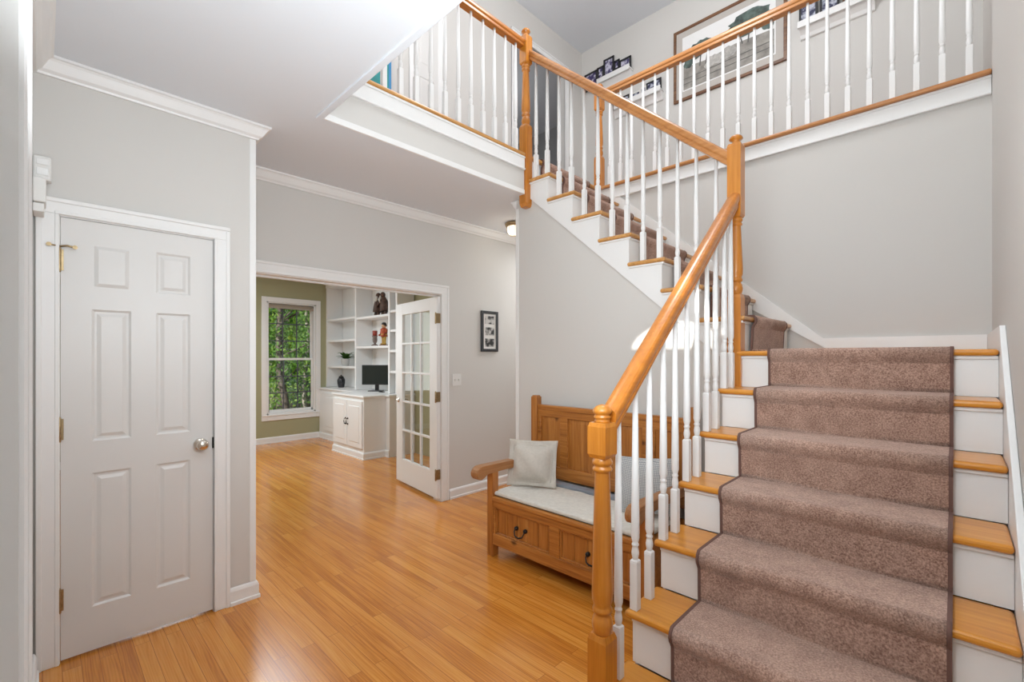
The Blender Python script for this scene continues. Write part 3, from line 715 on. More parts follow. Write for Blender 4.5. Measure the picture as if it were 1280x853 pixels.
# white boxes on the front wall by the closet corner
t = thing('motion_sensor', (-2.86, -.028, 2.15), 'small white plastic sensor high on the wall left of the closet door', 'sensor')
b = MB().box(-2.9, -2.84, -.029, .028, 2.17, 2.275, .008, 3)
s0 = part('housing', b, M['plastic'], t)
part('lens', MB().box(-2.842, -2.836, -.018, .02, 2.235, 2.262, .002, 1).box(-2.842, -2.837, -.018, .02, 2.19, 2.222, .002, 1), M['trim'], t)
t = thing('door_chime', (-2.86, -.028, 2.03), 'white rectangular chime box on the wall just below the small sensor', 'chime')
part('housing', MB().box(-2.92, -2.78, -.029, .012, 2.06, 2.165, .006, 3), M['plastic'], t)
part('base', MB().box(-2.91, -2.79, -.029, .006, 2.02, 2.058, .004, 2), M['plastic'], t)

# ================================================================== french door (leaf open into the study)
hx, hy = XH-.018, 2.652
ang = math.atan2(.119, -.919)
fd = thing('french_door', (hx, hy, .028), 'white french door with fifteen glass panes standing open into the study', 'door', rz=ang)
# local: x along the leaf from hinge, y thickness: local -y is the far side (world +y is -local y here)
LW, LH, LT = .925, 1.955, .035
sx, zb, ztp = .15, .255, .125
b = MB()
def lb(x0, x1, z0, z1, y0=-LT, y1=0, bev=.003): b.box(x0, x1, y0, y1, z0, z1, bev, 1)
lb(0, sx, 0, LH); lb(LW-sx, LW, 0, LH); lb(sx-.002, LW-sx+.002, 0, zb); lb(sx-.002, LW-sx+.002, LH-ztp, LH)
frame = lpart('door_frame', b, M['trim'], fd)
b = MB(); gw = LW-2*sx; gh = LH-ztp-zb; mw = .022
for i in (1, 2): lb(sx+gw*i/3-mw/2, sx+gw*i/3+mw/2, zb, LH-ztp, -LT+.004, -.004)
for i in (1, 2, 3, 4): lb(sx, LW-sx, zb+gh*i/5-mw/2, zb+gh*i/5+mw/2, -LT+.004, -.004)
lpart('muntins', b, M['trim'], fd)
lpart('glass', MB().box(sx-.004, LW-sx+.004, -.02, -.016, zb-.004, LH-ztp+.004), M['glass'], fd)
b = MB(); 
for s in (1, -1):
    y = 0 if s > 0 else -LT
    b.lathe([(.025, 0), (.025, s*.006), (.01, s*.008), (.01, s*.035)], (LW-.06, y, .895), 14, 'Y').tube([(LW-.06, y+s*.035, .895), (LW-.10, y+s*.04, .897), (LW-.16, y+s*.036, .893)], [.009, .008, .006], 8)
lpart('lever_handle', b, M['nickel'], fd)
for hz in (.235, .985, 1.745):
    b = MB().box(-.008, -.0005, -LT+.002, .016, hz-.048, hz+.048, .001, 1).lathe([(.004, hz-.056), (.007, hz-.05), (.007, hz+.05), (.004, hz+.056)], (-.004, .018, 0), 10)
    b.box(-.02, -.008, .012, .018, hz-.048, hz+.048, .001, 1)
    lpart('hinge', b, M['brass'], fd)

# ================================================================== hall wall: photo frame, switch
M['bw'] = []
def bwmat(name, seed, c0=(.02, .02, .02, 1), c1=(.6, .58, .55, 1), sc=18):
    m = bpy.data.materials.new(name); m.use_nodes = True; n = m.node_tree; b = n.nodes['Principled BSDF']; b.inputs['Roughness'].default_value = .3
    tc = n.nodes.new('ShaderNodeTexCoord'); mp = n.nodes.new('ShaderNodeMapping'); mp.inputs['Location'].default_value = (seed, seed*2, seed*3)
    v = n.nodes.new('ShaderNodeTexNoise'); v.inputs['Scale'].default_value = sc; v.inputs['Detail'].default_value = 2
    r = n.nodes.new('ShaderNodeValToRGB'); r.color_ramp.elements[0].position = .42; r.color_ramp.elements[0].color = c0; r.color_ramp.elements[1].position = .6; r.color_ramp.elements[1].color = c1
    n.links.new(tc.outputs['Object'], mp.inputs[0]); n.links.new(mp.outputs[0], v.inputs['Vector']); n.links.new(v.outputs[0], r.inputs[0]); n.links.new(r.outputs[0], b.inputs['Base Color']); return m
pf = thing('framed_photos', (XH+.001, 3.315, 1.46), 'narrow black frame with three small black and white photos on the hall wall', 'picture frame')
fy0, fy1, fz0, fz1, fw = 3.195, 3.437, 1.455, 1.885, .03
b = MB().box(XH+.001, XH+.024, fy0, fy0+fw, fz0, fz1, .003, 1).box(XH+.001, XH+.024, fy1-fw, fy1, fz0, fz1, .003, 1).box(XH+.001, XH+.024, fy0+fw, fy1-fw, fz0, fz0+fw, .003, 1).box(XH+.001, XH+.024, fy0+fw, fy1-fw, fz1-fw, fz1, .003, 1)
part('frame', b, M['black'], pf)
part('mount', MB().box(XH+.001, XH+.012, fy0+fw, fy1-fw, fz0+fw, fz1-fw), M['mat_board'], pf)
for i in range(3):
    zc_ = fz0+.095+i*.12
    part('photo', MB().box(XH+.012, XH+.0135, fy0+.055, fy1-.055, zc_-.043, zc_+.043), bwmat('hall_photo', i*3.1), pf)
sw = thing('light_switch', (XH+.001, 2.877, 1.112), 'white double light switch plate on the hall wall beside the study doorway', 'light switch')
part('plate', MB().box(XH+.001, XH+.007, 2.82, 2.934, 1.112, 1.230, .003, 2), M['plastic'], sw)
for y in (2.854, 2.900): part('toggle', MB().box(XH+.006, XH+.018, y-.005, y+.005, 1.16, 1.182, .002, 1), M['plastic'], sw)

# passage ceiling light
cl = thing('ceiling_light', (-3.17, 3.3, CE), 'small flush ceiling light with bronze rim and glass shade in the passage', 'ceiling light')
part('canopy', MB().lathe([(.09, CE-.001), (.10, CE-.012), (.092, CE-.035), (.07, CE-.04)], (-3.17, 3.3, 0), 20), M['brass'], cl)
part('glass_shade', MB().lathe([(.072, CE-.036), (.078, CE-.06), (.074, CE-.09), (.058, CE-.115), (.02, CE-.125)], (-3.17, 3.3, 0), 20), mat('lit_glass', (.9, .88, .82, 1), .2, emit=((1, .9, .75, 1), 1.6)), cl)
b = MB()
for i in range(8):
    a = i*PI/4; c, s = math.cos(a), math.sin(a)
    b.tube([(-3.17+r*c, 3.3+r*s, CE-z) for r, z in ((.074, .036), (.081, .06), (.077, .09), (.06, .118), (.0, .129))], .0025, 6)
part('cage', b, M['brass'], cl)
pl = bpy.data.lights.new('ceiling_light_bulb', 'POINT'); pl.energy = .7; pl.color = (1, .88, .7); pl.shadow_soft_size = .05
po = bpy.data.objects.new('ceiling_light_bulb', pl); COL.objects.link(po); po.location = (-3.17, 3.3, CE-.2)

# ================================================================== bench
BX0, BX1 = -2.387, -1.145; BF, BB = 2.2, 2.765
be = thing('storage_bench', ((BX0+BX1)/2, 2.48, 0), 'knotty pine settle bench with panelled back, rolled arms and storage base', 'bench')
lw = .058
for (x, xs) in ((BX0, 1), (BX1-lw, 1)):
    part('leg', MB().box(x, x+lw, BF, BF+lw, 0, .592, .003, 1), M['pineZ'], be)
for x in (BX0-.048, BX1-.03):
    part('leg', MB().box(x, x+.06, BB-.045, BB+.015, 0, 1.085, .003, 1).box(x+.006, x+.054, BB-.039, BB+.009, 1.08, 1.095, .004, 1), M['pineZ'], be)
for x in (BX0-.012, BX1-lw-.004):
    # arm with scrolled front end
    prof = [(BB-.046, .64), (BB-.046, .585), (2.30, .588), (2.16, .584), (2.125, .565), (2.10, .555), (2.075, .560), (2.058, .58), (2.055, .605), (2.068, .63), (2.095, .645), (2.14, .648), (2.4, .644)]
    part('armrest', MB().prism(prof, 'X', x, x+.072, .006), M['pineY'], be)
SZ = .418
part('seat', MB().box(BX0+.002, BX1-.002, BF-.006+.065, BB-.05, SZ-.022, SZ, .004, 1).box(BX0+lw, BX1-lw, BF-.004, BF+.065, SZ-.026, SZ+.004, .006, 2), M['pineX'], be)
b = MB().box(BX0+lw-.002, BX1-lw+.002, BF+.004, BF+.045, .345, SZ-.026, .003, 1).box(BX0+lw-.002, BX1-lw+.002, BF+.002, BF+.05, .085, .165, .006, 2)
for x0, x1 in ((BX0+lw, -2.31), (-1.822, -1.745), (-1.262, BX1-lw)): b.box(x0, x1, BF+.006, BF+.043, .16, .35, .002, 1)
part('front_frame', b, M['pineX'], be)
part('base_panel', MB().box(BX0+.012, BX0+.03, BF+.05, BB-.04, .09, .40).box(BX1-.03, BX1-.012, BF+.05, BB-.04, .09, .40).box(BX0+.03, BX1-.03, BB-.04, BB-.02, .09, .40).box(BX0+.03, BX1-.03, BF+.05, BB-.04, .09, .10), M['pineX'], be)
for (x0, x1, hx_) in ((-2.31, -1.822, -2.075), (-1.745, -1.262, -1.50)):
    b = MB(); n = 5
    for i in range(n):
        a = x0+.012+(x1-x0-.024)*i/n; c = x0+.012+(x1-x0-.024)*(i+1)/n
        b.box(a+.0008, c-.0008, BF+.024, BF+.04, .165, .345, .0025, 1)
    b.box(x0, x0+.012, BF+.012, BF+.04, .163, .347, .003, 1).box(x1-.012, x1, BF+.012, BF+.04, .163, .347, .003, 1).box(x0, x1, BF+.012, BF+.04, .335, .347, .003, 1).box(x0, x1, BF+.012, BF+.04, .163, .175, .003, 1)
    p = part('front_panel', b, M['pineZ'], be)
    b = MB(); y = BF+.012
    b.tube([(hx_-.04, y-.004, .252), (hx_-.042, y-.014, .235), (hx_-.032, y-.022, .213), (hx_-.012, y-.026, .206), (hx_+.012, y-.026, .206), (hx_+.032, y-.022, .213), (hx_+.042, y-.014, .235), (hx_+.04, y-.004, .252)], [.0035, .004, .0045, .0055, .0055, .0045, .004, .0035], 8)
    for s in (-1, 1): b.lathe([(.014, 0.012), (.013, -.004), (.006, -.01)], (hx_+s*.04, y, .25), 12, 'Y')
    part('handle', b, M['iron'], be, p)
# back
b = MB(); yb0, yb1 = BB-.03, BB+.004
x0, x1 = BX0+.01, BX1-.028
b.box(x0, x1, yb0-.004, yb1+.004, .985, 1.025, .004, 2).box(x0, x1, yb0, yb1, .935, .987, .003, 1).box(x0, x1, yb0, yb1, .47, .56, .004, 1)
stl = [x0, -2.15, -1.86, -1.545, -1.45, x1]
for a, c in ((x0, x0+.03), (-2.155, -2.085), (-1.865, -1.795), (-1.475, -1.385), (x1-.03, x1)): b.box(a, c, yb0, yb1, .555, .94, .003, 1)
part('back_frame', b, M['pineX'], be)
for a, c in ((x0+.03, -2.155), (-2.085, -1.865), (-1.795, -1.475), (-1.385, x1-.03)):
    b = MB().panelslab(c-a+.004, .385, .012, [(.002, c-a+.002, .002, .383)], d=.004, w1=.004, w2=.035).xf(T(a-.002, yb0+.014, .556))
    part('back_panel', b, M['pineZ'], be)

def pillow_mb(w, h, t, flange=.03, n=22, wob=.006, seed=0):
    b = MB(); bm = b.bm; rnd = random.Random(seed); ph = [rnd.random()*6 for _ in range(6)]
    W, H = w/2+flange, h/2+flange; top = []; bot = []
    for j in range(n+1):
        ra_, rb_ = [], []
        for i in range(n+1):
            u, v = (i/n*2-1), (j/n*2-1)
            x, z = u*W, v*H
            iu, iv = min(1, abs(x)/(w/2)), min(1, abs(z)/(h/2))
            th = t/2*(max(0, (1-iu**2.6)*(1-iv**2.6)))**.55
            pin = 1-.05*(abs(u)**2*(1-abs(v)**2)+abs(v)**2*(1-abs(u)**2))
            y = wob*(math.sin(u*5+ph[0])*math.sin(v*4+ph[1])+.6*math.sin(u*9+v*7+ph[2]))*(1 if th > .002 else 1.2)
            ra_.append(bm.verts.new((x*pin, -th-.002+y, z*pin))); rb_.append(bm.verts.new((x*pin, th+.002+y, z*pin)))
        top.append(ra_); bot.append(rb_)
    for g, fl in ((top, 0), (bot, 1)):
        for j in range(n):
            for i in range(n):
                q = [g[j][i], g[j][i+1], g[j+1][i+1], g[j+1][i]]
                f = bm.faces.new(q[::-1] if fl else q); f.smooth = True
    ring = [(0, i) for i in range(n)]+[(j, n) for j in range(n)]+[(n, i) for i in range(n, 0, -1)]+[(j, 0) for j in range(n, 0, -1)]
    for a, c in zip(ring, ring[1:]+ring[:1]): bm.faces.new((top[a[0]][a[1]], top[c[0]][c[1]], bot[c[0]][c[1]], bot[a[0]][a[1]]))
    bmesh.ops.recalc_face_normals(bm, faces=bm.faces[:]); return b
# seat pad
PZ = SZ+.005
t = thing('seat_cushion', (-1.77, 2.46, PZ), 'thin off white seat cushion with dark piping lying on the bench', 'cushion')
b = MB().box(BX0+.03, BX1-.04, BF+.02, BB-.13, PZ, PZ+.03, .012, 3)
bmesh.ops.subdivide_edges(b.bm, edges=[e for e in b.bm.edges if e.calc_length() > .2], cuts=14, use_grid_fill=True)
for v in b.bm.verts:
    if v.co.z > PZ+.02: v.co.z += .003*math.sin(v.co.x*19)*math.sin(v.co.y*17)+.002*math.sin(v.co.x*41+v.co.y*23)
part('pad', b, M['seatpad'], t)
q = [(BX0+.034, BF+.024), (BX1-.044, BF+.024), (BX1-.044, BB-.134), (BX0+.034, BB-.134)]
pp = []
for (a, c) in zip(q, q[1:]+q[:1]):
    for k in range(8): pp.append((a[0]+(c[0]-a[0])*k/8, a[1]+(c[1]-a[1])*k/8, PZ+.006+.0015*math.sin(k*2)))
part('piping', MB().tube(pp, .0035, 6, closed=True), M['piping'], t)
b = MB().box(BX0+.1, BX1-.06, BB-.125, BB-.05, PZ-.003, PZ+.045, .01, 3)
solo('folded_blanket', b, mat('blue_grey_cloth', (.25, .27, .30, 1), .95, bump=.4, bscale=300), (-1.75, BB-.09, PZ-.003), 'blue grey folded cloth along the back of the bench seat', 'cloth')
# cushions
t = thing('throw_pillow', (-2.225, 2.50, PZ+.034), 'plain light grey square pillow leaning at the left arm of the bench', 'pillow', rz=.52)
MX = T(0, 0, .166) @ Matrix.Rotation(-.26, 4, 'X')
b = pillow_mb(.285, .255, .16, .042, seed=1, wob=.006).xf(MX)
cov = lpart('cover', b, M['linen'], t)
q = [(-.143, -.128), (.143, -.128), (.143, .128), (-.143, .128)]; pp = []
for a_, c_ in zip(q, q[1:]+q[:1]):
    for k in range(8): pp.append((a_[0]+(c_[0]-a_[0])*k/8, -.010, a_[1]+(c_[1]-a_[1])*k/8))
lpart('seam', MB().tube(pp, .0035, 6, closed=True).xf(MX), M['linen'], cov)
def stripes(name):
    m = mat(name, (.5, .5, .5, 1), .9, bump=.3, bscale=400); n = m.node_tree; b = n.nodes['Principled BSDF']
    tc = n.nodes.new('ShaderNodeTexCoord'); wv = n.nodes.new('ShaderNodeTexWave'); wv.inputs['Scale'].default_value = 34; wv.bands_direction = 'Z'
    w2 = n.nodes.new('ShaderNodeTexWave'); w2.inputs['Scale'].default_value = 34; w2.bands_direction = 'X'
    mx = n.nodes.new('ShaderNodeMath'); mx.operation = 'MULTIPLY'
    r = n.nodes.new('ShaderNodeValToRGB'); r.color_ramp.elements[0].color = (.30, .31, .32, 1); r.color_ramp.elements[1].color = (.66, .65, .62, 1); r.color_ramp.elements[0].position = .1; r.color_ramp.elements[1].position = .45
    n.links.new(tc.outputs['Object'], wv.inputs['Vector']); n.links.new(tc.outputs['Object'], w2.inputs['Vector']); n.links.new(wv.outputs[1], mx.inputs[0]); n.links.new(w2.outputs[1], mx.inputs[1]); n.links.new(mx.outputs[0], r.inputs[0]); n.links.new(r.outputs[0], b.inputs['Base Color']); return m
t = thing('throw_pillow', (-1.34, 2.56, PZ+.034), 'grey and white checked pillow leaning at the right arm behind the balusters', 'pillow', rz=.25)
b = pillow_mb(.32, .30, .12, .02, seed=3).xf(T(0, 0, .165) @ Matrix.Rotation(-.35, 4, 'X') @ Matrix.Rotation(-.06, 4, 'Y'))
lpart('cover', b, stripes('checked_cloth'), t)

# ================================================================== study: built-in shelves, cabinet and what stands on them
YS, YSB = 3.48, 3.775
bs = thing('built_in_bookcase', (-6.6, 3.66, .86), 'white built-in bookcase with open shelves above the study cabinets', 'bookcase')
UX = [-7.93, -6.87, -5.86, -5.66]
part('back_panel', MB().box(UX[0], UX[-1], YSB-.012, YSB, .872, 2.70), M['trim'], bs)
for x in UX: part('upright', MB().box(x-.022, x+.022, YS, YSB-.013, .872, 2.66, .003, 1), M['trim'], bs)
part('crown', MB().box(UX[0]-.02, UX[-1]+.03, YS-.01, YSB-.013, 2.60, 2.665, .004, 1).sweep([(0, 0), (0, -.08), (.02, -.075), (.05, -.02), (.06, 0)], (UX[0]-.02, YS-.01, 2.735), (UX[-1]+.03, YS-.01, 2.735), (0, -1, 0)).box(UX[0]-.02, UX[-1]+.03, YS-.008, YSB-.013, 2.66, 2.735), M['trim'], bs)
SHL = {0: (1.245, 1.69, 2.05), 1: (1.565, 2.025), 2: (1.20, 1.50, 1.79, 2.07)}
for i, zs in SHL.items():
    for z in zs: part('shelf', MB().box(UX[i]+.0225, UX[i+1]-.0225, YS+.006, YSB-.013, z-.036, z, .003, 1), M['trim'], bs)
cb = thing('base_cabinet', (-6.5, 3.5, 0), 'white base cabinets with a projecting two door centre below the bookcase', 'cabinet')
CF, KX0, KX1, KF = 3.36, -6.66, -5.74, 3.03
part('worktop', MB().box(-7.945, -5.62, CF-.02, YSB, .84, .868, .006, 2).box(KX0-.02, KX1+.02, KF-.02, CF, .84, .868, .006, 2), M['trim'], cb)
part('carcass', MB().box(-7.94, KX0-.001, CF, YSB, .0, .839).box(KX1+.001, -5.64, CF, YSB, .0, .839).box(KX0, KX1, KF, YSB, .0, .839), M['trim'], cb)
b = MB().sweep(BP, (KX0, KF, 0), (KX1, KF, 0), (0, -1, 0), -1, 1).sweep(BP, (KX1, KF, 0), (KX1, CF, 0), (1, 0, 0), -1, -1).sweep(BP, (KX1, CF, 0), (-5.64, CF, 0), (0, -1, 0), 1, 0).sweep(BP, (-7.94, CF, 0), (KX0, CF, 0), (0, -1, 0), 0, 0).sweep(BP, (KX0, CF, 0), (KX0, KF, 0), (-1, 0, 0), 0, 1)
part('plinth', b, M['trim'], cb)
def cab_door(x0, x1, yf, hside, handle=True):
    w, h = x1-x0, .64
    b = MB().panelslab(w, h, .018, [(.06, w-.06, .06, h-.06)], d=.007, w1=.008, w2=.012).xf(T(x0, yf-.019, .15))
    p = part('cabinet_door', b, M['trim'], cb)
    hx_ = x1-.03 if hside > 0 else x0+.03
    b = MB().tube([(hx_, yf-.02, .53), (hx_, yf-.04, .525), (hx_+hside*-.0, yf-.046, .49), (hx_, yf-.04, .455), (hx_, yf-.02, .45)], .006, 8)
    b.lathe([(.014, yf-.019), (.012, yf-.024)], (hx_, 0, .53), 10, 'Y').lathe([(.014, yf-.019), (.012, yf-.024)], (hx_, 0, .45), 10, 'Y')
    part('handle', b, M['iron'], cb, p)
km = (KX0+KX1)/2
cab_door(KX0+.03, km-.003, KF, 1); cab_door(km+.003, KX1-.03, KF, -1)
cab_door(-7.72, -7.23, CF, 1); cab_door(-7.224, -6.73, CF, -1); 
# monitor
mo = thing('computer_monitor', (-6.42, 3.60, .868), 'black flat screen monitor on the worktop of the study bookcase', 'monitor', rz=.72)
lpart('panel', MB().box(-.225, .225, -.02, .02, .10, .405, .006, 2), M['black'], mo)
lpart('screen', MB().box(-.212, .212, -.0215, -.0195, .118, .392), mat('dark_screen', (.022, .028, .028, 1), .15), mo)
lpart('stand', MB().box(-.03, .03, .012, .03, .015, .2, .005, 2).prism([(-.11, -.08), (.11, -.08), (.09, .08), (-.09, .08)], 'Z', 0, .014, .004), M['black'], mo)
# cable coil beside the monitor
solo('cable', MB().tube([(-6.16+.05*math.cos(a*.7)+a*.004, 3.52+.03*math.sin(a*.7), .874+.002*a/6) for a in range(14)], .005, 6), M['black'], (-6.16, 3.52, .868), 'black cable coiled on the worktop right of the monitor', 'cable')
# potted plant
zp = 1.245
t = thing('potted_plant', (-7.46, 3.60, zp), 'green leafy plant in a small grey pot on the left bookcase shelf', 'plant')
part('pot', MB().lathe([(.052, zp), (.056, zp+.005), (.072, zp+.115), (.07, zp+.122), (.062, zp+.118), (.06, zp+.105)], (-7.46, 3.60, 0), 18), mat('grey_pot', (.50, .49, .47, 1), .6), t)
part('soil', MB().lathe([(.059, zp+.09), (.059, zp+.104)], (-7.46, 3.60, 0), 16), M['bark'], t)
b = MB()
rnd = random.Random(4)
for i in range(34):
    a = rnd.random()*6.28; ln = rnd.uniform(.15, .27); up = rnd.uniform(.4, 1.15); wd = rnd.uniform(.016, .028)
    c, s = math.cos(a), math.sin(a); prev = None
    for k in range(7):
        q = k/6; rr = ln*q*.95; z = zp+.10+ln*up*q*(1.25-.75*q); ww = wd*math.sin(min(1, q*1.05+.12)*PI)+.002
        L_ = b.bm.verts.new((-7.46+rr*c*.7-s*ww, min(3.752, 3.60+(rr*s+c*ww)*.8), z)); R_ = b.bm.verts.new((-7.46+rr*c*.7+s*ww, min(3.752, 3.60+(rr*s-c*ww)*.8), z)); C_ = b.bm.verts.new((-7.46+rr*c*.7, min(3.752, 3.60+rr*s*.8), z-.004))
        if prev: b.bm.faces.new((prev[0], prev[2], C_, L_)); b.bm.faces.new((prev[2], prev[1], R_, C_))
        prev = (L_, R_, C_)
part('leaves', b, leafmat('plant_leaf', (.05, .13, .025, 1)), t)
# dark jar
t = thing('vase', (-7.66, 3.62, .868), 'small black lidded jar with two handles on the left worktop', 'vase')
z = .868
part('body', MB().lathe([(.045, z), (.05, z+.01), (.062, z+.06), (.066, z+.12), (.055, z+.155), (.042, z+.17)], (-7.66, 3.62, 0), 16), mat('dark_ceramic', (.03, .03, .035, 1), .25, var=.5, vscale=30), t)
part('lid', MB().lathe([(.046, z+.17), (.046, z+.178), (.03, z+.195), (.01, z+.2), (.012, z+.21), (.003, z+.216)], (-7.66, 3.62, 0), 14), M['black'], t)
for s in (-1, 1): part('handle', MB().tube([(-7.66+s*.05, 3.62, z+.15), (-7.66+s*.085, 3.62, z+.14), (-7.66+s*.085, 3.62, z+.10), (-7.66+s*.06, 3.62, z+.07)], .006, 8), M['black'], t)
# candle holder
z = 1.565
t = thing('candle_holder', (-6.47, 3.6, z), 'red pillar candle on a turned dark pedestal beside the figurine', 'candle')
part('pedestal', MB().lathe([(.055, z), (.058, z+.008), (.045, z+.02), (.022, z+.03), (.018, z+.045), (.032, z+.065), (.038, z+.10), (.034, z+.135), (.042, z+.15), (.045, z+.158)], (-6.47, 3.6, 0), 16), mat('mottled_pewter', (.20, .15, .13, 1), .5, var=.5, vscale=40), t)
part('candle', MB().lathe([(.036, z+.158), (.037, z+.235), (.03, z+.24), (.01, z+.237)], (-6.47, 3.6, 0), 16), mat('red_wax', (.33, .06, .04, 1), .5), t)
# nutcracker-like soldier figurine (generic)
t = thing('figurine', (-6.20, 3.6, z), 'painted wooden soldier figurine in red coat with black hair on the middle shelf', 'figurine')
x, y = -6.20, 3.6
red = mat('figurine_red', (.42, .07, .02, 1), .45); brown = mat('figurine_brown', (.20, .09, .035, 1), .5); skin = mat('figurine_skin', (.62, .36, .20, 1), .5); gold = mat('figurine_gold', (.5, .3, .05, 1), .4)
part('base', MB().box(x-.06, x+.06, y-.05, y+.05, z, z+.018, .004, 2), brown, t)
for s in (-1, 1):
    part('leg', MB().lathe([(.022, z+.018), (.024, z+.03), (.018, z+.05), (.021, z+.10), (.024, z+.14)], (x+s*.027, y, 0), 12).sphere((x+s*.027, y-.018, z+.028), .02, (1, 1.5, .6)), gold, t)
    part('arm', MB().tube([(x+s*.058, y, z+.245), (x+s*.078, y-.005, z+.2), (x+s*.066, y-.035, z+.165)], [.02, .018, .014], 10).sphere((x+s*.064, y-.042, z+.16), .015), red, t)
part('torso', MB().lathe([(.045, z+.135), (.056, z+.145), (.046, z+.17), (.05, z+.21), (.056, z+.245), (.04, z+.265), (.02, z+.27)], (x, y, 0), 16), red, t)
part('belt', MB().lathe([(.049, z+.165), (.051, z+.168), (.05, z+.178), (.047, z+.18)], (x, y, 0), 16), gold, t)
h = part('head', MB().sphere((x, y, z+.297), .034, (1, 1, 1.1)).sphere((x, y-.034, z+.295), .007), skin, t)
part('hair', MB().sphere((x, y+.008, z+.312), .036, (1.05, 1, .85)).lathe([(.036, z+.32), (.034, z+.34), (.026, z+.352), (.005, z+.356)], (x, y, 0), 14), M['black'], t)
# two dark carvings on the top shelf
z = 2.025
dk = mat('dark_carving', (.085, .045, .03, 1), .6, bump=.9, bscale=40, var=.6, vscale=22); pale = mat('bleached_wood', (.62, .58, .52, 1), .7)
def carving(x, lean, label):
    y = 3.62; t = thing('carved_figure', (x, y, z), label, 'carving')
    part('body', MB().tube([(x, y, z+.06), (x+lean*.01, y, z+.14), (x+lean*.02, y, z+.22), (x+lean*.035, y, z+.28)], [.075, .07, .055, .03], 12).sphere((x+lean*.04, y-.01, z+.315), .04, (1, 1, 1.15)).tube([(x+lean*.05, y-.03, z+.24), (x+lean*.085, y-.06, z+.19), (x+lean*.09, y-.07, z+.13)], [.026, .022, .016], 8), dk, t)
    for s in (-1, 1): part('leg', MB().tube([(x+s*.035, y, z+.09), (x+s*.04, y-.01, z+.045), (x+s*.045, y-.012, z)], [.03, .024, .026], 10), dk, t)
    part('beard', MB().tube([(x+lean*.05, y-.04, z+.30), (x+lean*.06, y-.055, z+.24), (x+lean*.055, y-.05, z+.19)], [.014, .022, .006], 8), pale, t)
carving(-6.42, 1, 'left of two dark carved wooden figures on the top bookcase shelf')
carving(-6.21, -1, 'right of two dark carved wooden figures on the top bookcase shelf')

# ================================================================== upstairs: pictures and ledges on the back wall
YW = YP-.001
def framed(name, x0, x1, z0, z1, fw, fm, label, cat='picture', group=None, photo=None, y=YW, depth=.025, mount=0):
    t = thing(name, ((x0+x1)/2, y, z0), label, cat, group)
    b = MB().box(x0, x0+fw, y-depth, y, z0, z1, .002, 1).box(x1-fw, x1, y-depth, y, z0, z1, .002, 1).box(x0+fw, x1-fw, y-depth, y, z0, z0+fw, .002, 1).box(x0+fw, x1-fw, y-depth, y, z1-fw, z1, .002, 1)
    part('frame', b, fm, t)
    if mount: part('mount', MB().box(x0+fw, x1-fw, y-depth*.5, y, z0+fw, z1-fw), mat('grey_mount', (.52, .48, .44, 1), .7), t)
    if photo: part('photo', MB().box(x0+fw+mount, x1-fw-mount, y-depth*.5-.0015, y-depth*.5 if mount else y, z0+fw+mount, z1-fw-mount), photo, t)
    return t
walnut = wood('walnut_frame', (.08, .035, .015, 1), (.18, .08, .035, 1), (.30, .15, .06, 1), 'X', .35)
px0, px1, pz0, pz1 = -2.335, -1.185, 4.31, 5.125
fp = framed('landscape_picture', px0, px1, pz0, pz1, .03, walnut, 'large framed landscape of trees and pale grazing animals on the gallery wall', mount=.085, photo=mat('art_sky', (.30, .41, .47, 1), .5, var=.12, vscale=3))
ya = YW-.0155
ax0, ax1, az0, az1 = px0+.115, px1-.115, pz0+.115, pz1-.115
part('inner_mat', MB().box(ax0-.014, ax1+.014, ya+.001, ya+.003, az0-.014, az1+.014), M['trim'], fp)
mg = [mat('art_ground', (.30, .28, .25, 1), .6, var=.3, vscale=14), mat('art_foliage', (.09, .125, .11, 1), .7, var=.6, vscale=20), mat('art_animal', (.46, .44, .41, 1), .6, var=.3, vscale=25), mat('art_trunk', (.13, .125, .115, 1), .7)]
def flat(polys, m, lay, nm):
    b = MB()
    for i, pl_ in enumerate(polys): b.prism(pl_, 'Y', ya-.0003*lay-.0001*i-.0004, ya-.0003*lay-.0001*i)
    part(nm, b, m, fp)
X = lambda u: ax0+u*(ax1-ax0); Z = lambda v: az0+v*(az1-az0)
flat([[(X(0), Z(0)), (X(1), Z(0)), (X(1), Z(.42)), (X(.6), Z(.46)), (X(.3), Z(.40)), (X(0), Z(.44))]], mg[0], 1, 'ground')
rnd = random.Random(11)
def blob(cu, cv, ru_, rv, n=22):
    return [(X(min(1, max(0, cu+ru_*math.cos(a)*(1+rnd.uniform(-.16, .16))))), Z(min(1, max(0, cv+rv*math.sin(a)*(1+rnd.uniform(-.16, .16)))))) for a in [2*PI*i/n for i in range(n)]]
flat([blob(.22, .70, .14, .12), blob(.30, .66, .12, .1), blob(.76, .78, .22, .17), blob(.88, .68, .12, .14), blob(.06, .48, .06, .09), blob(.62, .72, .1, .1), blob(.70, .60, .12, .08), blob(.94, .56, .07, .1), blob(.14, .58, .10, .08)], mg[1], 4, 'foliage')
flat([[(X(u-.008), Z(v0)), (X(u+.008), Z(v0)), (X(u+.004+d), Z(v1)), (X(u-.006+d), Z(v1))] for u, v0, v1, d in ((.2, .34, .66, .02), (.27, .33, .62, .03), (.74, .38, .72, .02), (.82, .36, .70, -.03), (.68, .4, .66, -.04))]+[[(X(0), Z(v)), (X(1), Z(v+.02)), (X(1), Z(v+.035)), (X(0), Z(v+.012))] for v in (.10, .2)], mg[3], 8, 'trunks')
flat([blob(.36, .34, .09, .09), blob(.52, .36, .1, .1), blob(.44, .30, .06, .07), blob(.30, .28, .05, .05)], mg[2], 12, 'animals')

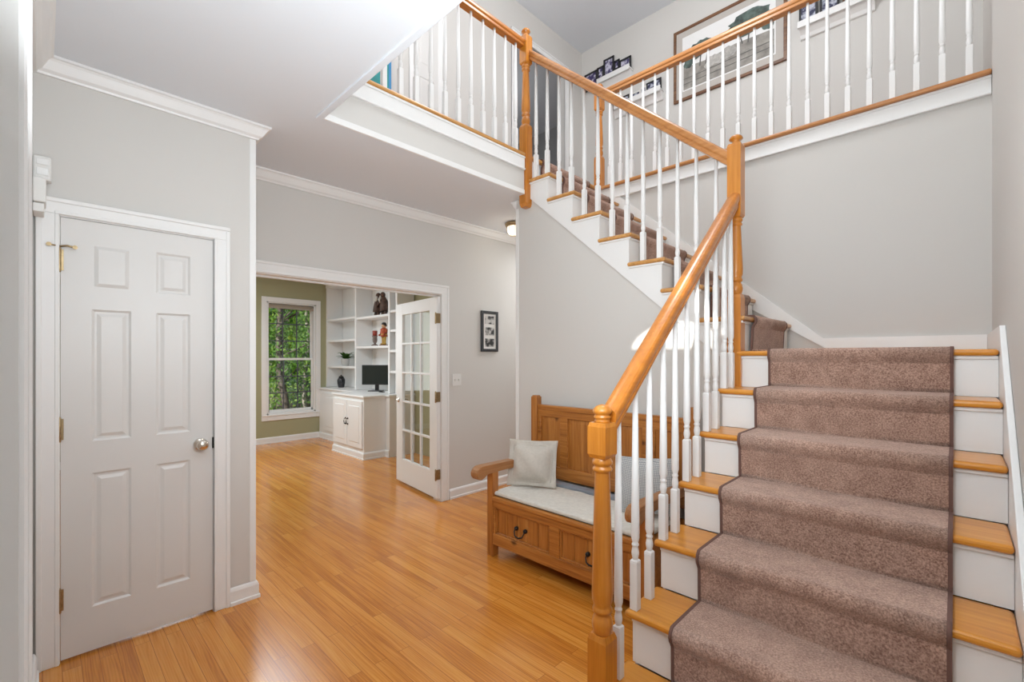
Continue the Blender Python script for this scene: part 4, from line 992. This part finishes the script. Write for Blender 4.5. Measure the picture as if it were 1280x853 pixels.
def ledge(x0, x1, z, label, d=.095):
    t = thing('picture_ledge', ((x0+x1)/2, YW, z-.1), label, 'picture ledge')
    part('shelf', MB().box(x0, x1, YW-d, YW, z-.016, z, .002, 1), M['trim'], t)
    part('front_lip', MB().box(x0, x1, YW-d-.012, YW-d+.001, z-.035, z+.028, .002, 1), M['trim'], t)
    part('moulding', MB().prism([(YW-.001, z-.11), (YW-.02, z-.105), (YW-.035, z-.075), (YW-.07, z-.04), (YW-.085, z-.017), (YW-.001, z-.017)], 'X', x0+.008, x1-.008), M['trim'], t)
def ledge_photos(x0, x1, z, items, where, group):
    for i, (u, w, h, dz, c, lab) in enumerate(items):
        x = x0+u*(x1-x0)
        framed('photo_frame', x-w/2, x+w/2, z+.001+dz, z+.001+dz+h, .018, M[c] if c in M else c, lab, 'photo frame', group, photo=bwmat('ledge_photo', x*7+z, (.03, .03, .08, 1), (.50, .52, .60, 1), 26), y=YW-.03, depth=.015)
Lu = 4.955; Ll = 4.53; Lr = 4.545
ledge(-3.33, -2.86, Lu, 'upper white picture ledge left of the landscape picture')
ledge(-3.12, -2.46, Ll, 'lower white picture ledge left of the landscape picture')
ledge(-1.08, -.50, Lr, 'white picture ledge right of the landscape picture')
pu = bwmat('collage_photo', 2.2, (.04, .03, .12, 1), (.62, .60, .72, 1), 22)
# collage frame of joined openings above the upper ledge
t = thing('collage_frame', (-3.2, YW-.03, Lu+.001), 'black collage frame of staggered photo openings on the upper picture ledge', 'picture frame')
yy = YW-.032
for i, (x0, x1, z0, z1) in enumerate(((-3.56, -3.36, Lu-.03, Lu+.20), (-3.36, -3.26, Lu+.05, Lu+.21), (-3.262, -3.11, Lu+.001, Lu+.27), (-3.112, -3.03, Lu+.07, Lu+.19), (-3.032, -2.87, Lu+.001, Lu+.16))):
    fw = .022
    b = MB().box(x0, x0+fw, yy-.016, yy, z0, z1).box(x1-fw, x1, yy-.016, yy, z0, z1).box(x0, x1, yy-.016, yy, z0, z0+fw).box(x0, x1, yy-.016, yy, z1-fw, z1)
    p = part('opening', b, M['black'], t)
    part('photo', MB().box(x0+fw, x1-fw, yy-.008, yy-.001, z0+fw, z1-fw), pu, t, p)
ledge_photos(-3.12, -2.46, Ll, [(.22, .16, .12, 0, 'black', 'small dark framed photo at the left end of the lower picture ledge'), (.46, .15, .11, 0, 'mat_board', 'small pale framed blue photo in the middle of the lower picture ledge'), (.63, .09, .13, 0, 'mat_board', 'narrow pale framed photo right of the blue one on the lower ledge'), (.83, .19, .15, 0, 'black', 'black framed photo at the right end of the lower picture ledge')], '', None)
ledge_photos(-1.08, -.5, Lr, [(.13, .15, .21, 0, 'black', 'black framed photo at the left end of the right picture ledge'), (.42, .15, .25, 0, 'black', 'taller black framed photo second from left on the right picture ledge'), (.70, .13, .22, 0, walnut, 'brown framed photo third from left on the right picture ledge'), (.90, .10, .16, 0, 'black', 'small black framed photo at the right end of the right picture ledge')], '', None)
# switch by the right end of gallery
t = thing('thermostat', (-.42, YW, 4.55), 'small white plate on the gallery wall at far right', 'wall plate')
part('plate', MB().box(-.335, -.255, YW-.008, YW, 4.44, 4.56, .003, 1), M['plastic'], t)
part('toggle', MB().box(-.30, -.29, YW-.018, YW-.007, 4.49, 4.51, .002, 1), M['plastic'], t)
# left wall upstairs: narrow white cupboard door with casing, turquoise canvas
casing('trim_16', 'X', XU, 1, 2.43, 2.70, 2.03, ZF, wd=.06)
struct('door_3', MB().panelslab(.27, 2.03, .012, [(.05, .22, 1.1, 1.93), (.05, .22, .12, .98)], d=.004, w1=.008, w2=.015).xf(T(XU+.0125, 2.43, ZF) @ RZ(PI/2)), M['door_white'])
t = thing('wall_canvas', (XU+.001, 1.8, 3.55), 'turquoise canvas picture with a bright blue edge behind the balcony balusters', 'picture')
part('canvas', MB().box(XU+.001, XU+.026, 1.45, 2.145, 3.50, 4.2), mat('turquoise', (.02, .28, .28, 1), .6, var=.4, vscale=6), t)
part('border', MB().box(XU+.001, XU+.028, 2.145, 2.17, 3.49, 4.21).box(XU+.001, XU+.028, 1.425, 1.45, 3.49, 4.21), mat('bright_blue', (.03, .24, .50, 1), .5), t)
# bed seen through the bedroom door
t = thing('dresser', (-6.1, 4.9, ZF), 'low grey dresser inside the dim room behind the upstairs doorway', 'dresser')
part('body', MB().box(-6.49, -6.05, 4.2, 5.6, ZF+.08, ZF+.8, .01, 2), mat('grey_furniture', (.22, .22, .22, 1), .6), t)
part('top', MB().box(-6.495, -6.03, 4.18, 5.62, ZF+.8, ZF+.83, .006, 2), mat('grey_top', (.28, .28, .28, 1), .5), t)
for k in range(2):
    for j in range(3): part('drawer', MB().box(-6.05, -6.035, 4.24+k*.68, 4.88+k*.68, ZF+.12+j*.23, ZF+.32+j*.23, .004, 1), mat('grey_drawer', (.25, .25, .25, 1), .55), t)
for yy_ in (4.25, 5.55): part('leg', MB().box(-6.45, -6.4, yy_-.025, yy_+.025, ZF, ZF+.08).box(-6.12, -6.07, yy_-.025, yy_+.025, ZF, ZF+.08), mat('grey_leg', (.2, .2, .2, 1), .6), t)
